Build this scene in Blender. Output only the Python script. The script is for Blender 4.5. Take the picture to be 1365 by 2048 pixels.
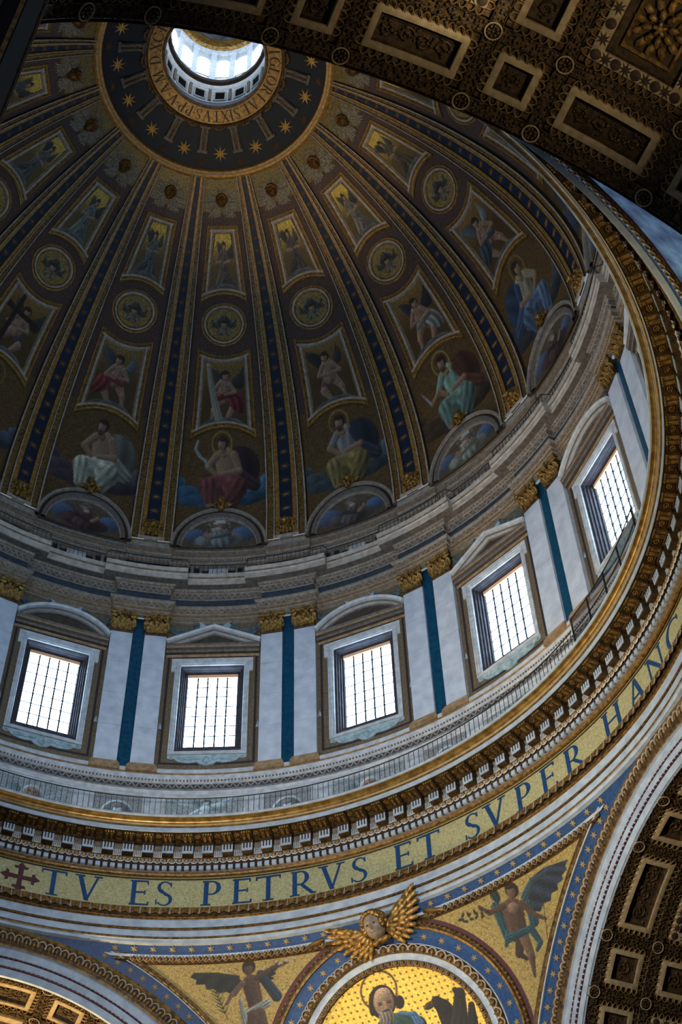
import bpy, bmesh, math, random
import numpy as np
from mathutils import Matrix, Vector

for o in list(bpy.data.objects):
    bpy.data.objects.remove(o)
scene = bpy.context.scene
COL = scene.collection
rng = np.random.default_rng(7)
random.seed(7)
D = math.pi / 180

# ------------------------------------------------------------------ camera
YAW, PITCH, ROLL, FPX = 0.4138029, 0.92320575, -0.0387745, 3041.584
CAMPOS = (-7.65745, -34.1735, 1.7)
_f = np.array([math.sin(YAW) * math.cos(PITCH), math.cos(YAW) * math.cos(PITCH), math.sin(PITCH)])
_r = np.array([math.cos(YAW), -math.sin(YAW), 0.0])
_u = np.cross(_r, _f)
_c, _s = math.cos(ROLL), math.sin(ROLL)
_R, _U = _c * _r + _s * _u, -_s * _r + _c * _u
cam_data = bpy.data.cameras.new('camera')
cam = bpy.data.objects.new('camera', cam_data)
COL.objects.link(cam)
cam_data.sensor_fit = 'VERTICAL'
cam_data.sensor_height = 36.0
cam_data.lens = FPX / 2048 * 36.0
cam_data.clip_start, cam_data.clip_end = 0.1, 500
M = Matrix.Identity(4)
for i in range(3):
    M[i][0], M[i][1], M[i][2], M[i][3] = _R[i], _U[i], -_f[i], CAMPOS[i]
cam.matrix_world = M
scene.camera = cam

# ------------------------------------------------------------------ light and exposure
WORLD_STRENGTH = 0.33
PANE_STRENGTH = 21.5
LANTERN_STRENGTH = 7.0
w = bpy.data.worlds.new('world')
scene.world = w
w.use_nodes = True
bg = w.node_tree.nodes['Background']
bg.inputs[0].default_value = (0.62, 0.78, 1.0, 1)
bg.inputs[1].default_value = WORLD_STRENGTH


def lamp(name, kind, loc, energy, color, target=None, size=1.0, spot=60, blend=0.6):
    l = bpy.data.lights.new(name, kind)
    l.energy = energy
    l.color = color
    if kind == 'SPOT':
        l.spot_size = spot * D
        l.spot_blend = blend
        l.shadow_soft_size = size
    elif kind == 'POINT':
        l.shadow_soft_size = size
    elif kind == 'AREA':
        l.size = size
    o = bpy.data.objects.new(name, l)
    COL.objects.link(o)
    o.location = loc
    if target is not None:
        o.rotation_euler = (Vector(target) - Vector(loc)).to_track_quat('-Z', 'Y').to_euler()
    return o


WARM = (1.0, 0.72, 0.36)
# floodlights of the church; the frieze spot is added fill
lamp('floodlight_apse', 'SPOT', (-4, 23.5, 30.0), 20000, WARM, (3.5, 22.5, 41), 0.4, 110)
lamp('floodlight_nave', 'SPOT', (6.5, -27.5, 31.0), 2300, (1.0, 0.80, 0.48), (2.3, -24.2, 41), 0.3, 70, 1.0)
lamp('floodlight_pendentive', 'SPOT', (4, 4, 27.0), 13500, (1.0, 0.88, 0.66), (16, 16, 37.6), 0.6, 40, 1.0)
lamp('frieze_fill_spot', 'SPOT', (-3, -8, 29.0), 34000, (1.0, 0.95, 0.86), (15.5, 13.0, 45.0), 0.8, 80, 1.0)  # added spot standing in for window light on the frieze
lamp('floodlight_cornice', 'SPOT', (-6, -16, 29.0), 32000, (1.0, 0.80, 0.45), (18, -6, 47.5), 0.8, 62, 1.0)
lamp('floodlight_nave_crown', 'SPOT', (2.6, -25.2, 37.6), 900, (1.0, 0.84, 0.55), (1.0, -24.0, 41), 0.1, 55, 1.0)
lamp('floodlight_crown', 'SPOT', (2, -2, 68.6), 9500, (1.0, 0.78, 0.42), (5.5, 3.0, 92.0), 0.6, 52, 1.0)

scene.view_settings.view_transform = 'Standard'
scene.view_settings.look = 'None'
scene.view_settings.gamma = 1.0
scene.view_settings.use_curve_mapping = False
scene.view_settings.exposure = 0.0
scene.cycles.max_bounces = 4
scene.cycles.diffuse_bounces = 3
scene.cycles.glossy_bounces = 2
scene.cycles.transmission_bounces = 2
scene.cycles.transparent_max_bounces = 4
scene.cycles.caustics_reflective = False
scene.cycles.caustics_refractive = False


# ------------------------------------------------------------------ materials
def lin(c):
    c = np.asarray(c, float)
    return np.where(c <= 0.04045, c / 12.92, ((c + 0.055) / 1.055) ** 2.4)


def lin4(c):
    return tuple(lin(c)) + (1.0,)


MATS = {}


def mat(name, c1, c2=None, scale=8.0, rough=0.6, metal=0.0, bump=0.0, bscale=None, contrast=(0.35, 0.65), detail=4.0,
        emit=None, strength=0.0, voronoi=False, attr=False, spec=0.3):
    m = bpy.data.materials.new(name)
    m.use_nodes = True
    nt = m.node_tree
    p = nt.nodes['Principled BSDF']
    p.inputs['Roughness'].default_value = rough
    p.inputs['Metallic'].default_value = metal
    p.inputs['Specular IOR Level'].default_value = spec
    geo = nt.nodes.new('ShaderNodeNewGeometry')
    if attr:
        at = nt.nodes.new('ShaderNodeAttribute')
        at.attribute_name = 'Col'
        nz = nt.nodes.new('ShaderNodeTexNoise')
        nz.inputs['Scale'].default_value = scale
        nz.inputs['Detail'].default_value = 3
        nt.links.new(geo.outputs['Position'], nz.inputs['Vector'])
        mr = nt.nodes.new('ShaderNodeMapRange')
        mr.inputs['From Min'].default_value = 0.3
        mr.inputs['From Max'].default_value = 0.7
        mr.inputs['To Min'].default_value = 0.6
        mr.inputs['To Max'].default_value = 1.4
        nt.links.new(nz.outputs['Fac'], mr.inputs['Value'])
        vm = nt.nodes.new('ShaderNodeVectorMath')
        vm.operation = 'MULTIPLY'
        nt.links.new(at.outputs['Color'], vm.inputs[0])
        nt.links.new(mr.outputs['Result'], vm.inputs[1])
        nt.links.new(vm.outputs['Vector'], p.inputs['Base Color'])
    elif c2 is None:
        p.inputs['Base Color'].default_value = lin4(c1)
    else:
        if voronoi:
            nz = nt.nodes.new('ShaderNodeTexVoronoi')
            nz.inputs['Scale'].default_value = scale
            out = nz.outputs['Color']
        else:
            nz = nt.nodes.new('ShaderNodeTexNoise')
            nz.inputs['Scale'].default_value = scale
            nz.inputs['Detail'].default_value = detail
            out = nz.outputs['Fac']
        nt.links.new(geo.outputs['Position'], nz.inputs['Vector'])
        ramp = nt.nodes.new('ShaderNodeValToRGB')
        ramp.color_ramp.elements[0].position = contrast[0]
        ramp.color_ramp.elements[1].position = contrast[1]
        ramp.color_ramp.elements[0].color = lin4(c2)
        ramp.color_ramp.elements[1].color = lin4(c1)
        nt.links.new(out, ramp.inputs['Fac'])
        nt.links.new(ramp.outputs['Color'], p.inputs['Base Color'])
    if bump:
        b = nt.nodes.new('ShaderNodeBump')
        b.inputs['Strength'].default_value = bump
        b.inputs['Distance'].default_value = 0.05
        n2 = nt.nodes.new('ShaderNodeTexNoise')
        n2.inputs['Scale'].default_value = bscale or scale
        n2.inputs['Detail'].default_value = 3
        nt.links.new(geo.outputs['Position'], n2.inputs['Vector'])
        nt.links.new(n2.outputs['Fac'], b.inputs['Height'])
        nt.links.new(b.outputs['Normal'], p.inputs['Normal'])
    if emit is not None:
        p.inputs['Emission Color'].default_value = lin4(emit)
        p.inputs['Emission Strength'].default_value = strength
    MATS[name] = m
    return m


GOLD = mat('gilded_stucco', (0.60, 0.46, 0.23), (0.28, 0.19, 0.075), 6, rough=0.42, metal=0.5, bump=0.35, bscale=14)
GOLD_LIP = mat('gilded_smooth', (0.51, 0.40, 0.205), (0.35, 0.255, 0.105), 3, rough=0.32, metal=0.55)
GOLD_DARK = mat('dark_gilding', (0.31, 0.225, 0.11), (0.115, 0.078, 0.038), 6, rough=0.55, metal=0.25, bump=0.5, bscale=10)
BROWN = mat('umber_ground', (0.20, 0.135, 0.075), (0.115, 0.075, 0.045), 6, rough=0.75)
MOSAIC_GOLD = mat('gold_mosaic', (0.625, 0.60, 0.445), (0.475, 0.45, 0.305), 10, rough=0.5, metal=0.1, contrast=(0.3, 0.7), bump=0.15, bscale=18)
PURPLE = mat('porphyry_mosaic', (0.285, 0.215, 0.185), (0.20, 0.148, 0.125), 9, rough=0.75)
RIB_GOLD = mat('rib_gold_band', (0.56, 0.42, 0.20), (0.41, 0.29, 0.125), 5, rough=0.5, metal=0.2, bump=0.1, bscale=16)
RIB_ORN = mat('rib_ornament_band', (0.45, 0.34, 0.165), (0.20, 0.14, 0.065), 8, rough=0.6, metal=0.15, bump=0.4, bscale=10)
LINE = mat('pale_stucco_line', (0.58, 0.53, 0.48), (0.46, 0.41, 0.36), 4, rough=0.6)
BLUE = mat('blue_mosaic', (0.07, 0.115, 0.19), (0.045, 0.08, 0.135), 9, rough=0.6, bump=0.1)
BLUE_DARK = mat('night_blue_mosaic', (0.04, 0.057, 0.09), (0.028, 0.04, 0.065), 9, rough=0.7)
BLUE_BAND = mat('azure_band', (0.055, 0.225, 0.40), (0.035, 0.165, 0.315), 7, rough=0.55)
BLUE_LETTER = mat('lapis_letter', (0.03, 0.20, 0.365), (0.02, 0.155, 0.30), 6, rough=0.5)
STAR = mat('gold_star', (0.62, 0.47, 0.22), None, rough=0.4, metal=0.3)
MARBLE = mat('veined_pale_marble', (0.70, 0.72, 0.755), (0.60, 0.625, 0.665), 1.6, rough=0.35, detail=5, contrast=(0.3, 0.7))
MARBLE_TEAL = mat('dark_teal_marble', (0.05, 0.26, 0.36), (0.03, 0.18, 0.26), 4, rough=0.35)
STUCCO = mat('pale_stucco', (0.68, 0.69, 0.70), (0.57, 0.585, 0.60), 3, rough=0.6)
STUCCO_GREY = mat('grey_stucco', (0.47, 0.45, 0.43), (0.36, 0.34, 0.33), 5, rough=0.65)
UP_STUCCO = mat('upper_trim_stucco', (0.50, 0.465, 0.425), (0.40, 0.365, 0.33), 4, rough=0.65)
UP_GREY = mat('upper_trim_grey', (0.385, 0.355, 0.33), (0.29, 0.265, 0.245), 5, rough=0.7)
TYMP = mat('tympanum_shade', (0.25, 0.21, 0.175), (0.175, 0.145, 0.12), 5, rough=0.7)  # recess shade of the pediments put into a darker tone
STUCCO_TAN = mat('tan_stucco', (0.47, 0.40, 0.33), (0.35, 0.285, 0.225), 5, rough=0.6, bump=0.2, bscale=10)
TRAV = mat('travertine_slab', (0.66, 0.625, 0.585), (0.55, 0.515, 0.475), 2.5, rough=0.6)
WHITE = mat('white_marble', (0.575, 0.615, 0.66), (0.495, 0.535, 0.58), 2.5, rough=0.5)
FRIEZE_DARK = mat('slate_frieze', (0.20, 0.235, 0.27), (0.14, 0.165, 0.20), 4, rough=0.55)
WALL_BROWN = mat('drum_wall_gilt_ground', (0.40, 0.35, 0.27), (0.30, 0.255, 0.20), 9, rough=0.7)
WALL_DARK = mat('drum_wall_dark_border', (0.165, 0.12, 0.135), None, rough=0.7)
DARKBLUE_WALL = mat('attic_dark', (0.16, 0.15, 0.17), (0.11, 0.10, 0.12), 5, rough=0.7)
APRON = mat('grey_blue_relief', (0.58, 0.66, 0.69), (0.46, 0.54, 0.57), 4, rough=0.6)
GARLAND = mat('verdigris_relief', (0.33, 0.39, 0.41), (0.18, 0.22, 0.24), 6, rough=0.65, bump=0.5, bscale=8)
IRON = mat('black_iron', (0.025, 0.03, 0.045), None, rough=0.5)
TAN_GOLD = mat('tan_gilt_base', (0.56, 0.46, 0.34), (0.44, 0.345, 0.235), 4, rough=0.55, metal=0.05)
LIT_HEAD = mat('lit_head_peach', (0.86, 0.66, 0.50), None, rough=0.6)  # light on the window's top reveal put into this peach colour
REVEAL = mat('window_reveal_plaster', (0.235, 0.225, 0.25), (0.165, 0.155, 0.175), 3, rough=0.75)
PANE = mat('daylit_window_glass', (0.8, 0.9, 1.0), None, rough=0.3, emit=(0.74, 0.87, 1.0), strength=PANE_STRENGTH)
PANE_L = mat('daylit_lantern_glass', (0.9, 0.95, 1.0), None, rough=0.3, emit=(0.88, 0.94, 1.0), strength=LANTERN_STRENGTH)
SKIN_GOLD = mat('pale_gilt_face', (0.50, 0.45, 0.40), (0.42, 0.37, 0.31), 5, rough=0.5)
GREY_WING = mat('silvered_wing', (0.45, 0.41, 0.335), (0.24, 0.21, 0.165), 10, rough=0.6, bump=0.4, bscale=9)
BRONZE = mat('bronze_gilt_mask', (0.46, 0.32, 0.14), (0.22, 0.135, 0.045), 6, rough=0.42, metal=0.55)
COFFER_FRAME = mat('coffer_pale_frame', (0.56, 0.49, 0.37), (0.48, 0.41, 0.30), 5, rough=0.6)
COFFER_GROUND = mat('coffer_umber_ground', (0.24, 0.175, 0.085), (0.125, 0.088, 0.042), 5, rough=0.65, metal=0.1, bump=0.5, bscale=6)
COFFER_GOLD = mat('coffer_gilding', (0.50, 0.38, 0.19), (0.27, 0.19, 0.08), 6, rough=0.48, metal=0.4, bump=0.3, bscale=12)
EGG_DULL = mat('dull_gilt_loops', (0.46, 0.37, 0.21), (0.33, 0.25, 0.12), 6, rough=0.55, metal=0.2)
ROSE_PURPLE = mat('porphyry_letter', (0.27, 0.10, 0.115), (0.20, 0.07, 0.085), 6, rough=0.55)
DARK_LETTER = mat('dark_letter', (0.07, 0.055, 0.05), None, rough=0.6)
PAINT = mat('painted_mosaic', (1, 1, 1), rough=0.6, attr=True, scale=16)
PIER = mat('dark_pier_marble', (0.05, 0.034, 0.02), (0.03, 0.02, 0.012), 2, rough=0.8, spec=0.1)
SKYMOSAIC = mat('sky_mosaic', (0.50, 0.66, 0.82), (0.05, 0.16, 0.42), 0.9, rough=0.55, contrast=(0.42, 0.66), detail=8)
FLOOR = mat('church_floor_marble', (0.50, 0.47, 0.44), (0.38, 0.36, 0.34), 0.6, rough=0.3)
MESH = mat('fine_black_netting', (0.05, 0.06, 0.08), None, rough=0.7)
MESH.node_tree.nodes['Principled BSDF'].inputs['Alpha'].default_value = 0.62


# ------------------------------------------------------------------ mesh helpers
class MB:
    def __init__(s):
        s.v, s.f, s.m, s.n = [], [], [], 0

    def add(s, V, F, mi=0):
        V = np.asarray(V, float).reshape(-1, 3)
        s.v.append(V)
        F = [tuple(int(i) + s.n for i in f) for f in F]
        s.f += F
        s.m += list(mi) if hasattr(mi, '__len__') else [mi] * len(F)
        s.n += len(V)
        return s

    def grid(s, G, mi=0, close=False):
        G = np.asarray(G, float)
        ny, nx = G.shape[:2]
        F, mm = [], []
        for j in range(ny - 1):
            mj = mi[j] if hasattr(mi, '__len__') else mi
            for i in range(nx if close else nx - 1):
                i2 = (i + 1) % nx
                F.append((j * nx + i, j * nx + i2, (j + 1) * nx + i2, (j + 1) * nx + i))
                mm.append(mj)
        return s.add(G.reshape(-1, 3), F, mm)

    def box(s, a, b, mi=0):
        (x0, y0, z0), (x1, y1, z1) = a, b
        V = [(x0, y0, z0), (x1, y0, z0), (x1, y1, z0), (x0, y1, z0), (x0, y0, z1), (x1, y0, z1), (x1, y1, z1), (x0, y1, z1)]
        return s.add(V, [(0, 3, 2, 1), (4, 5, 6, 7), (0, 1, 5, 4), (1, 2, 6, 5), (2, 3, 7, 6), (3, 0, 4, 7)], mi)

    def ball(s, c, rx, ry=None, rz=None, nu=8, nv=5, mi=0, rot=None):
        ry = rx if ry is None else ry
        rz = rx if rz is None else rz
        th = np.linspace(0, math.pi, nv + 1)
        ph = np.arange(nu) * 2 * math.pi / nu
        G = np.stack([np.outer(np.sin(th), np.cos(ph)) * rx, np.outer(np.sin(th), np.sin(ph)) * ry,
                      np.outer(np.cos(th), np.ones(nu)) * rz], -1)
        if rot is not None:
            G = G @ np.asarray(rot).T
        return s.grid(G + np.asarray(c, float), mi, True)

    def tube(s, P, r, n=6, mi=0):
        P = np.asarray(P, float)
        r = np.broadcast_to(np.asarray(r, float), (len(P),))
        T = np.gradient(P, axis=0)
        T /= np.linalg.norm(T, axis=1)[:, None] + 1e-9
        ref = np.array([0.0, 0.0, 1.0])
        if abs((T @ ref)).mean() > 0.8:
            ref = np.array([1.0, 0.0, 0.0])
        A = np.cross(T, ref)
        A /= np.linalg.norm(A, axis=1)[:, None] + 1e-9
        B = np.cross(T, A)
        an = np.arange(n) * 2 * math.pi / n
        G = P[:, None] + r[:, None, None] * (np.cos(an)[None, :, None] * A[:, None] + np.sin(an)[None, :, None] * B[:, None])
        return s.grid(G, mi, True)

    def verts(s):
        return np.concatenate(s.v) if s.v else np.zeros((0, 3))

    def mesh(s, name, mats, base=None, smooth=True):
        V = s.verts()
        if base is not None:
            V = V - np.asarray(base, float)
        me = bpy.data.meshes.new(name)
        me.from_pydata(V.tolist(), [], s.f)
        for m in mats:
            me.materials.append(m)
        if len(mats) > 1:
            me.polygons.foreach_set('material_index', np.array(s.m, dtype=np.int32))
        if smooth:
            me.polygons.foreach_set('use_smooth', np.ones(len(me.polygons), dtype=bool))
            me.set_sharp_from_angle(angle=35 * D)
        me.update()
        return me

    def build(s, name, mats, parent=None, base=None, smooth=True):
        if not isinstance(mats, (list, tuple)):
            mats = [mats]
        return link(name, s.mesh(name, mats, base, smooth), parent)


def link(name, data, parent=None, loc=None, rz=None):
    o = bpy.data.objects.new(name, data)
    COL.objects.link(o)
    if parent is not None:
        o.parent = parent
    if loc is not None:
        o.location = loc
    if rz is not None:
        o.rotation_euler = (0, 0, rz)
    return o


def tag(o, label, cat, group=None, kind=None):
    o['label'] = label
    o['category'] = cat
    if group:
        o['group'] = group
    if kind:
        o['kind'] = kind
    return o


def cyl(r, phi, z):
    return np.array([r * math.sin(phi * D), r * math.cos(phi * D), z])


def place(name, base, phi, label=None, cat=None, group=None, kind=None):
    """Empty at the base point of something modelled at azimuth 0 and turned to azimuth phi."""
    b = np.asarray(base, float)
    c, s_ = math.cos(-phi * D), math.sin(-phi * D)
    e = link(name, None, None, (c * b[0] - s_ * b[1], s_ * b[0] + c * b[1], b[2]), -phi * D)
    e.empty_display_size = 0.3
    if label:
        tag(e, label, cat, group, kind)
    return e


def root(name, label, cat, kind='structure', loc=(0, 0, 0)):
    e = link(name, None, None, loc)
    return tag(e, label, cat, None, kind)


def lathe(mb, prof, phis, mi=0):
    prof = np.asarray(prof, float)
    ph = np.asarray(phis, float) * D
    G = np.stack([prof[:, 0][:, None] * np.sin(ph)[None], prof[:, 0][:, None] * np.cos(ph)[None],
                  np.repeat(prof[:, 1][:, None], len(ph), 1)], -1)
    return mb.grid(G, mi)


def copies(name, me, parent, mats4):
    for m4 in mats4:
        o = link(name, me, parent)
        o.matrix_local = m4


def polar(phi, r, z, extra=0.0):
    """local frame at azimuth phi: x tangential, y outward, z up"""
    p = cyl(r, phi, z)
    return Matrix.Translation(p) @ Matrix.Rotation(-phi * D, 4, 'Z')


# dome surface of revolution
RC, ZC, RR = -3.5, 71.83, 23.8


def dome_r(a, off=0.0):
    return RC + (RR - off) * np.cos(np.asarray(a) * D)


def dome(phi, a, off=0.0):
    phi, a, off = np.broadcast_arrays(np.asarray(phi, float), np.asarray(a, float), np.asarray(off, float))
    r = RC + (RR - off) * np.cos(a * D)
    return np.stack([r * np.sin(phi * D), r * np.cos(phi * D), ZC + (RR - off) * np.sin(a * D)], -1)


def dome_xy(x, y, off=0.0):
    """chart of a bay at azimuth 0: x metres across, y metres up along the shell"""
    a = np.asarray(y, float) / RR / D
    r = RC + RR * np.cos(a * D)
    return dome(np.asarray(x, float) / r / D, a, off)


def dome_frame(phi, a, off=0.0):
    """matrix: x tangential (phi grows), y up along the shell, z into the room"""
    p = dome(phi, a, off)
    t = np.array([math.cos(phi * D), -math.sin(phi * D), 0])
    n = -np.array([math.sin(phi * D) * math.cos(a * D), math.cos(phi * D) * math.cos(a * D), math.sin(a * D)])
    u = np.cross(n, t)
    m = Matrix.Identity(4)
    for i in range(3):
        m[i][0], m[i][1], m[i][2], m[i][3] = t[i], u[i], n[i], p[i]
    return m


def star_mesh(name, n, ro, ri, depth, material):
    mb = MB()
    an = np.arange(2 * n) * math.pi / n + math.pi / 2
    rr = np.where(np.arange(2 * n) % 2 == 0, ro, ri)
    V = np.concatenate([[[0, 0, depth]], np.stack([rr * np.cos(an), rr * np.sin(an), np.full(2 * n, depth * 0.25)], -1),
                        np.stack([rr * np.cos(an), rr * np.sin(an), np.full(2 * n, -0.02)], -1)])
    k = 2 * n
    F = [(0, 1 + i, 1 + (i + 1) % k) for i in range(k)] + [(1 + i, 1 + k + i, 1 + k + (i + 1) % k, 1 + (i + 1) % k) for i in range(k)]
    mb.add(V, F)
    return mb.mesh(name, [material], smooth=False)


# offset loops along a closed path -> moulding
def loops(mb, path, offs, mapfn, mi, closed=True):
    P = np.asarray(path, float)
    if closed:
        d1 = P - np.roll(P, 1, 0)
        d2 = np.roll(P, -1, 0) - P
    else:
        d1 = np.vstack([P[1] - P[0], P[1:] - P[:-1]])
        d2 = np.vstack([P[1:] - P[:-1], P[-1] - P[-2]])
    d1 /= np.linalg.norm(d1, axis=1)[:, None]
    d2 /= np.linalg.norm(d2, axis=1)[:, None]
    n1 = np.stack([-d1[:, 1], d1[:, 0]], 1)
    n2 = np.stack([-d2[:, 1], d2[:, 0]], 1)
    n = n1 + n2
    n = n / np.maximum((n * n1).sum(1), 0.3)[:, None]
    G = np.stack([mapfn(P[:, 0] + n[:, 0] * o, P[:, 1] + n[:, 1] * o, h) for o, h in offs])
    mb.grid(G, mi, closed)
    return mb


# ------------------------------------------------------------------ painter for the mosaics (flat pictures)
class Paint:
    def __init__(s, X, Y, bg, vary=0.12, soft=0.03):
        s.X, s.Y = np.asarray(X, float), np.asarray(Y, float)
        s.e = soft
        s.C = np.tile(np.asarray(bg, float), s.X.shape + (1,))
        s.C *= 1 + vary * (rng.random(s.X.shape)[..., None] - 0.5) * 2

    def put(s, mask, col):
        m = np.clip(mask, 0, 1)[..., None]
        s.C = s.C * (1 - m) + np.asarray(col) * m
        return s

    def cap(s, p0, p1, r0, r1, col, folds=0.0, fq=9.0, lit=(-0.5, 0.6)):
        p0, p1 = np.array(p0, float), np.array(p1, float)
        d = p1 - p0
        L2 = d @ d + 1e-9
        t = np.clip(((s.X - p0[0]) * d[0] + (s.Y - p0[1]) * d[1]) / L2, 0, 1)
        ex, ey = s.X - (p0[0] + t * d[0]), s.Y - (p0[1] + t * d[1])
        r = r0 + (r1 - r0) * t
        dist = np.hypot(ex, ey)
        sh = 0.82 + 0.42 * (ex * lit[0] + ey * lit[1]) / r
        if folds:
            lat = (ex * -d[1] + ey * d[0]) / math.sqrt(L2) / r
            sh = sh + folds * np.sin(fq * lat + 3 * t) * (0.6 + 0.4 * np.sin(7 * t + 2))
        return s.put((r - dist) / s.e, np.asarray(col)[None] * np.clip(sh, 0.25, 1.5)[..., None])

    def ell(s, c, rx, ry, col, rot=0.0, folds=0.0, fq=8.0, lit=(-0.5, 0.6), shade=0.4):
        dx, dy = s.X - c[0], s.Y - c[1]
        co, si = math.cos(rot), math.sin(rot)
        u, v = (dx * co + dy * si) / rx, (-dx * si + dy * co) / ry
        q = np.hypot(u, v)
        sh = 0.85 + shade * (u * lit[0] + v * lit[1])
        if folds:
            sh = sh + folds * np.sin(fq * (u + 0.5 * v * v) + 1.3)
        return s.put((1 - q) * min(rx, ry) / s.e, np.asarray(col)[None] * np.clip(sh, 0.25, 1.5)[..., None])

    def poly(s, pts, col, folds=0.0, fq=10.0, ang=0.4):
        pts = np.array(pts, float)
        ins = np.zeros(s.X.shape, bool)
        dm = np.full(s.X.shape, 9.0)
        for a, b in zip(pts, np.roll(pts, -1, 0)):
            cond = (a[1] > s.Y) != (b[1] > s.Y)
            with np.errstate(divide='ignore', invalid='ignore'):
                xi = (b[0] - a[0]) * (s.Y - a[1]) / (b[1] - a[1] + 1e-12) + a[0]
            ins ^= cond & (s.X < xi)
            d = b - a
            t = np.clip(((s.X - a[0]) * d[0] + (s.Y - a[1]) * d[1]) / (d @ d + 1e-9), 0, 1)
            dm = np.minimum(dm, np.hypot(s.X - a[0] - t * d[0], s.Y - a[1] - t * d[1]))
        sd = np.where(ins, dm, -dm)
        sh = np.ones(s.X.shape)
        if folds:
            q = s.X * math.cos(ang) + s.Y * math.sin(ang)
            sh = sh + folds * np.sin(fq * q + 2 * np.sin(3 * s.Y)) + 0.1 * (s.Y - pts[:, 1].mean())
        return s.put(sd / s.e + 0.5, np.asarray(col)[None] * np.clip(sh, 0.3, 1.5)[..., None])

    def ring(s, c, r, w, col):
        q = np.abs(np.hypot(s.X - c[0], s.Y - c[1]) - r)
        return s.put((w - q) / s.e + 0.3, np.asarray(col))

    def wing(s, p, ang, L, wd, col, n=6):
        for i in range(n):
            a = ang - 0.16 * i
            l = L * (1 - 0.09 * i)
            q = (p[0] + l * math.cos(a), p[1] + l * math.sin(a))
            s.cap(p, q, wd, wd * 0.45, np.asarray(col) * (1 - 0.07 * i), 0.12, 5)
        return s

    def colors(s):
        return lin(np.clip(s.C, 0, 1))


SKIN = (0.44, 0.35, 0.28)
HAIR = (0.14, 0.10, 0.07)


def head(P, c, r, skin=SKIN, hair=HAIR, look=0.0, beard=False, halo=None):
    if halo is not None:
        P.ring((c[0], c[1] + r * 0.15), r * 1.75, r * 0.14, halo)
    P.ell((c[0] - look * r * 0.25, c[1] + r * 0.25), r * 1.12, r * 1.1, hair)
    P.ell(c, r * 0.78, r * 0.98, skin)
    P.ell((c[0] - look * r * 0.45, c[1] + r * 0.75), r * 0.95, r * 0.42, hair)
    for sx in (-0.3, 0.3):
        P.ell((c[0] + (sx + look * 0.25) * r, c[1] + 0.12 * r), r * 0.15, r * 0.09, (0.12, 0.09, 0.07))
    P.ell((c[0] + look * 0.3 * r, c[1] - 0.12 * r), r * 0.1, r * 0.2, np.array(skin) * 1.15)
    P.ell((c[0] + look * 0.25 * r, c[1] - 0.48 * r), r * 0.22, r * 0.07, (0.25, 0.14, 0.12))
    if beard:
        P.ell((c[0] + look * 0.15 * r, c[1] - 0.85 * r), r * 0.55, r * 0.5, np.array(hair) * 1.6)


def seated(P, robe, cloak, tunic, f=1, halo=None, cloud=(0.20, 0.23, 0.27), bare=False, beard=True, prop=None, hair=HAIR):
    """enthroned robed figure on clouds; x -1..1, y 0..1.45"""
    for x, y, a, b, k in [(-0.75, 0.30, 0.35, 0.13, 1.0), (0.78, 0.34, 0.33, 0.15, 1.0), (-0.45, 0.16, 0.42, 0.12, 0.8), (0.5, 0.18, 0.42, 0.13, 0.75),
                          (-0.88, 0.48, 0.2, 0.1, 1.15), (0.9, 0.52, 0.18, 0.11, 1.2), (0, 0.1, 0.5, 0.1, 0.7)]:
        P.ell((x * f, y), a, b, np.array(cloud) * k, 0.1, 0.08)
    P.ell((0.34 * f, 0.72), 0.40, 0.42, np.array(cloak) * 0.7, -0.3 * f, 0.15)
    P.cap((0.3 * f, 0.6), (0.62 * f, 0.42), 0.17, 0.13, cloak, 0.2)
    P.cap((0.12 * f, 0.52), (0.05 * f, 0.92), 0.20, 0.215, SKIN if bare else tunic, 0.0 if bare else 0.14, 7)
    P.cap((0.18 * f, 0.46), (-0.26 * f, 0.44), 0.22, 0.17, robe, 0.2, 7)
    P.cap((0.22 * f, 0.42), (0.30 * f, 0.36), 0.22, 0.19, robe, 0.18, 7)
    P.cap((-0.26 * f, 0.44), (-0.20 * f, 0.12), 0.16, 0.13, robe, 0.22, 8)
    P.cap((0.30 * f, 0.40), (0.16 * f, 0.12), 0.19, 0.16, np.array(robe) * 0.85, 0.22, 8)
    P.ell((-0.22 * f, 0.06), 0.09, 0.045, SKIN)
    P.cap((0.22 * f, 0.98), (0.33 * f, 0.70), 0.085, 0.07, SKIN if bare else cloak, 0.1)
    P.cap((0.33 * f, 0.70), (0.02 * f, 0.66), 0.065, 0.05, SKIN)
    P.cap((-0.12 * f, 0.98), (-0.30 * f, 0.78), 0.085, 0.065, SKIN if bare else tunic, 0.1)
    P.cap((-0.30 * f, 0.78), (-0.12 * f, 0.64), 0.06, 0.05, SKIN)
    P.cap((0.02 * f, 1.0), (-0.01 * f, 1.1), 0.07, 0.065, np.array(SKIN) * 0.85)
    head(P, (-0.03 * f, 1.17), 0.115, look=-f * 0.5, beard=beard, halo=halo, hair=hair)
    if prop == 'staff':
        P.cap((-0.5 * f, 0.2), (-0.42 * f, 1.2), 0.014, 0.014, (0.32, 0.26, 0.18))
    elif prop == 'scroll':
        pts = [(-0.52, 1.22), (-0.56, 1.08), (-0.46, 0.95), (-0.34, 0.88), (-0.3, 0.78)]
        for a, b in zip(pts[:-1], pts[1:]):
            P.cap((a[0] * f, a[1]), (b[0] * f, b[1]), 0.03, 0.035, (0.47, 0.50, 0.48))
    elif prop == 'blade':
        P.cap((-0.66 * f, 0.95), (-0.5 * f, 0.66), 0.012, 0.032, (0.5, 0.53, 0.55))
        P.cap((-0.3 * f, 0.78), (-0.5 * f, 0.66), 0.05, 0.045, SKIN)


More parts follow.
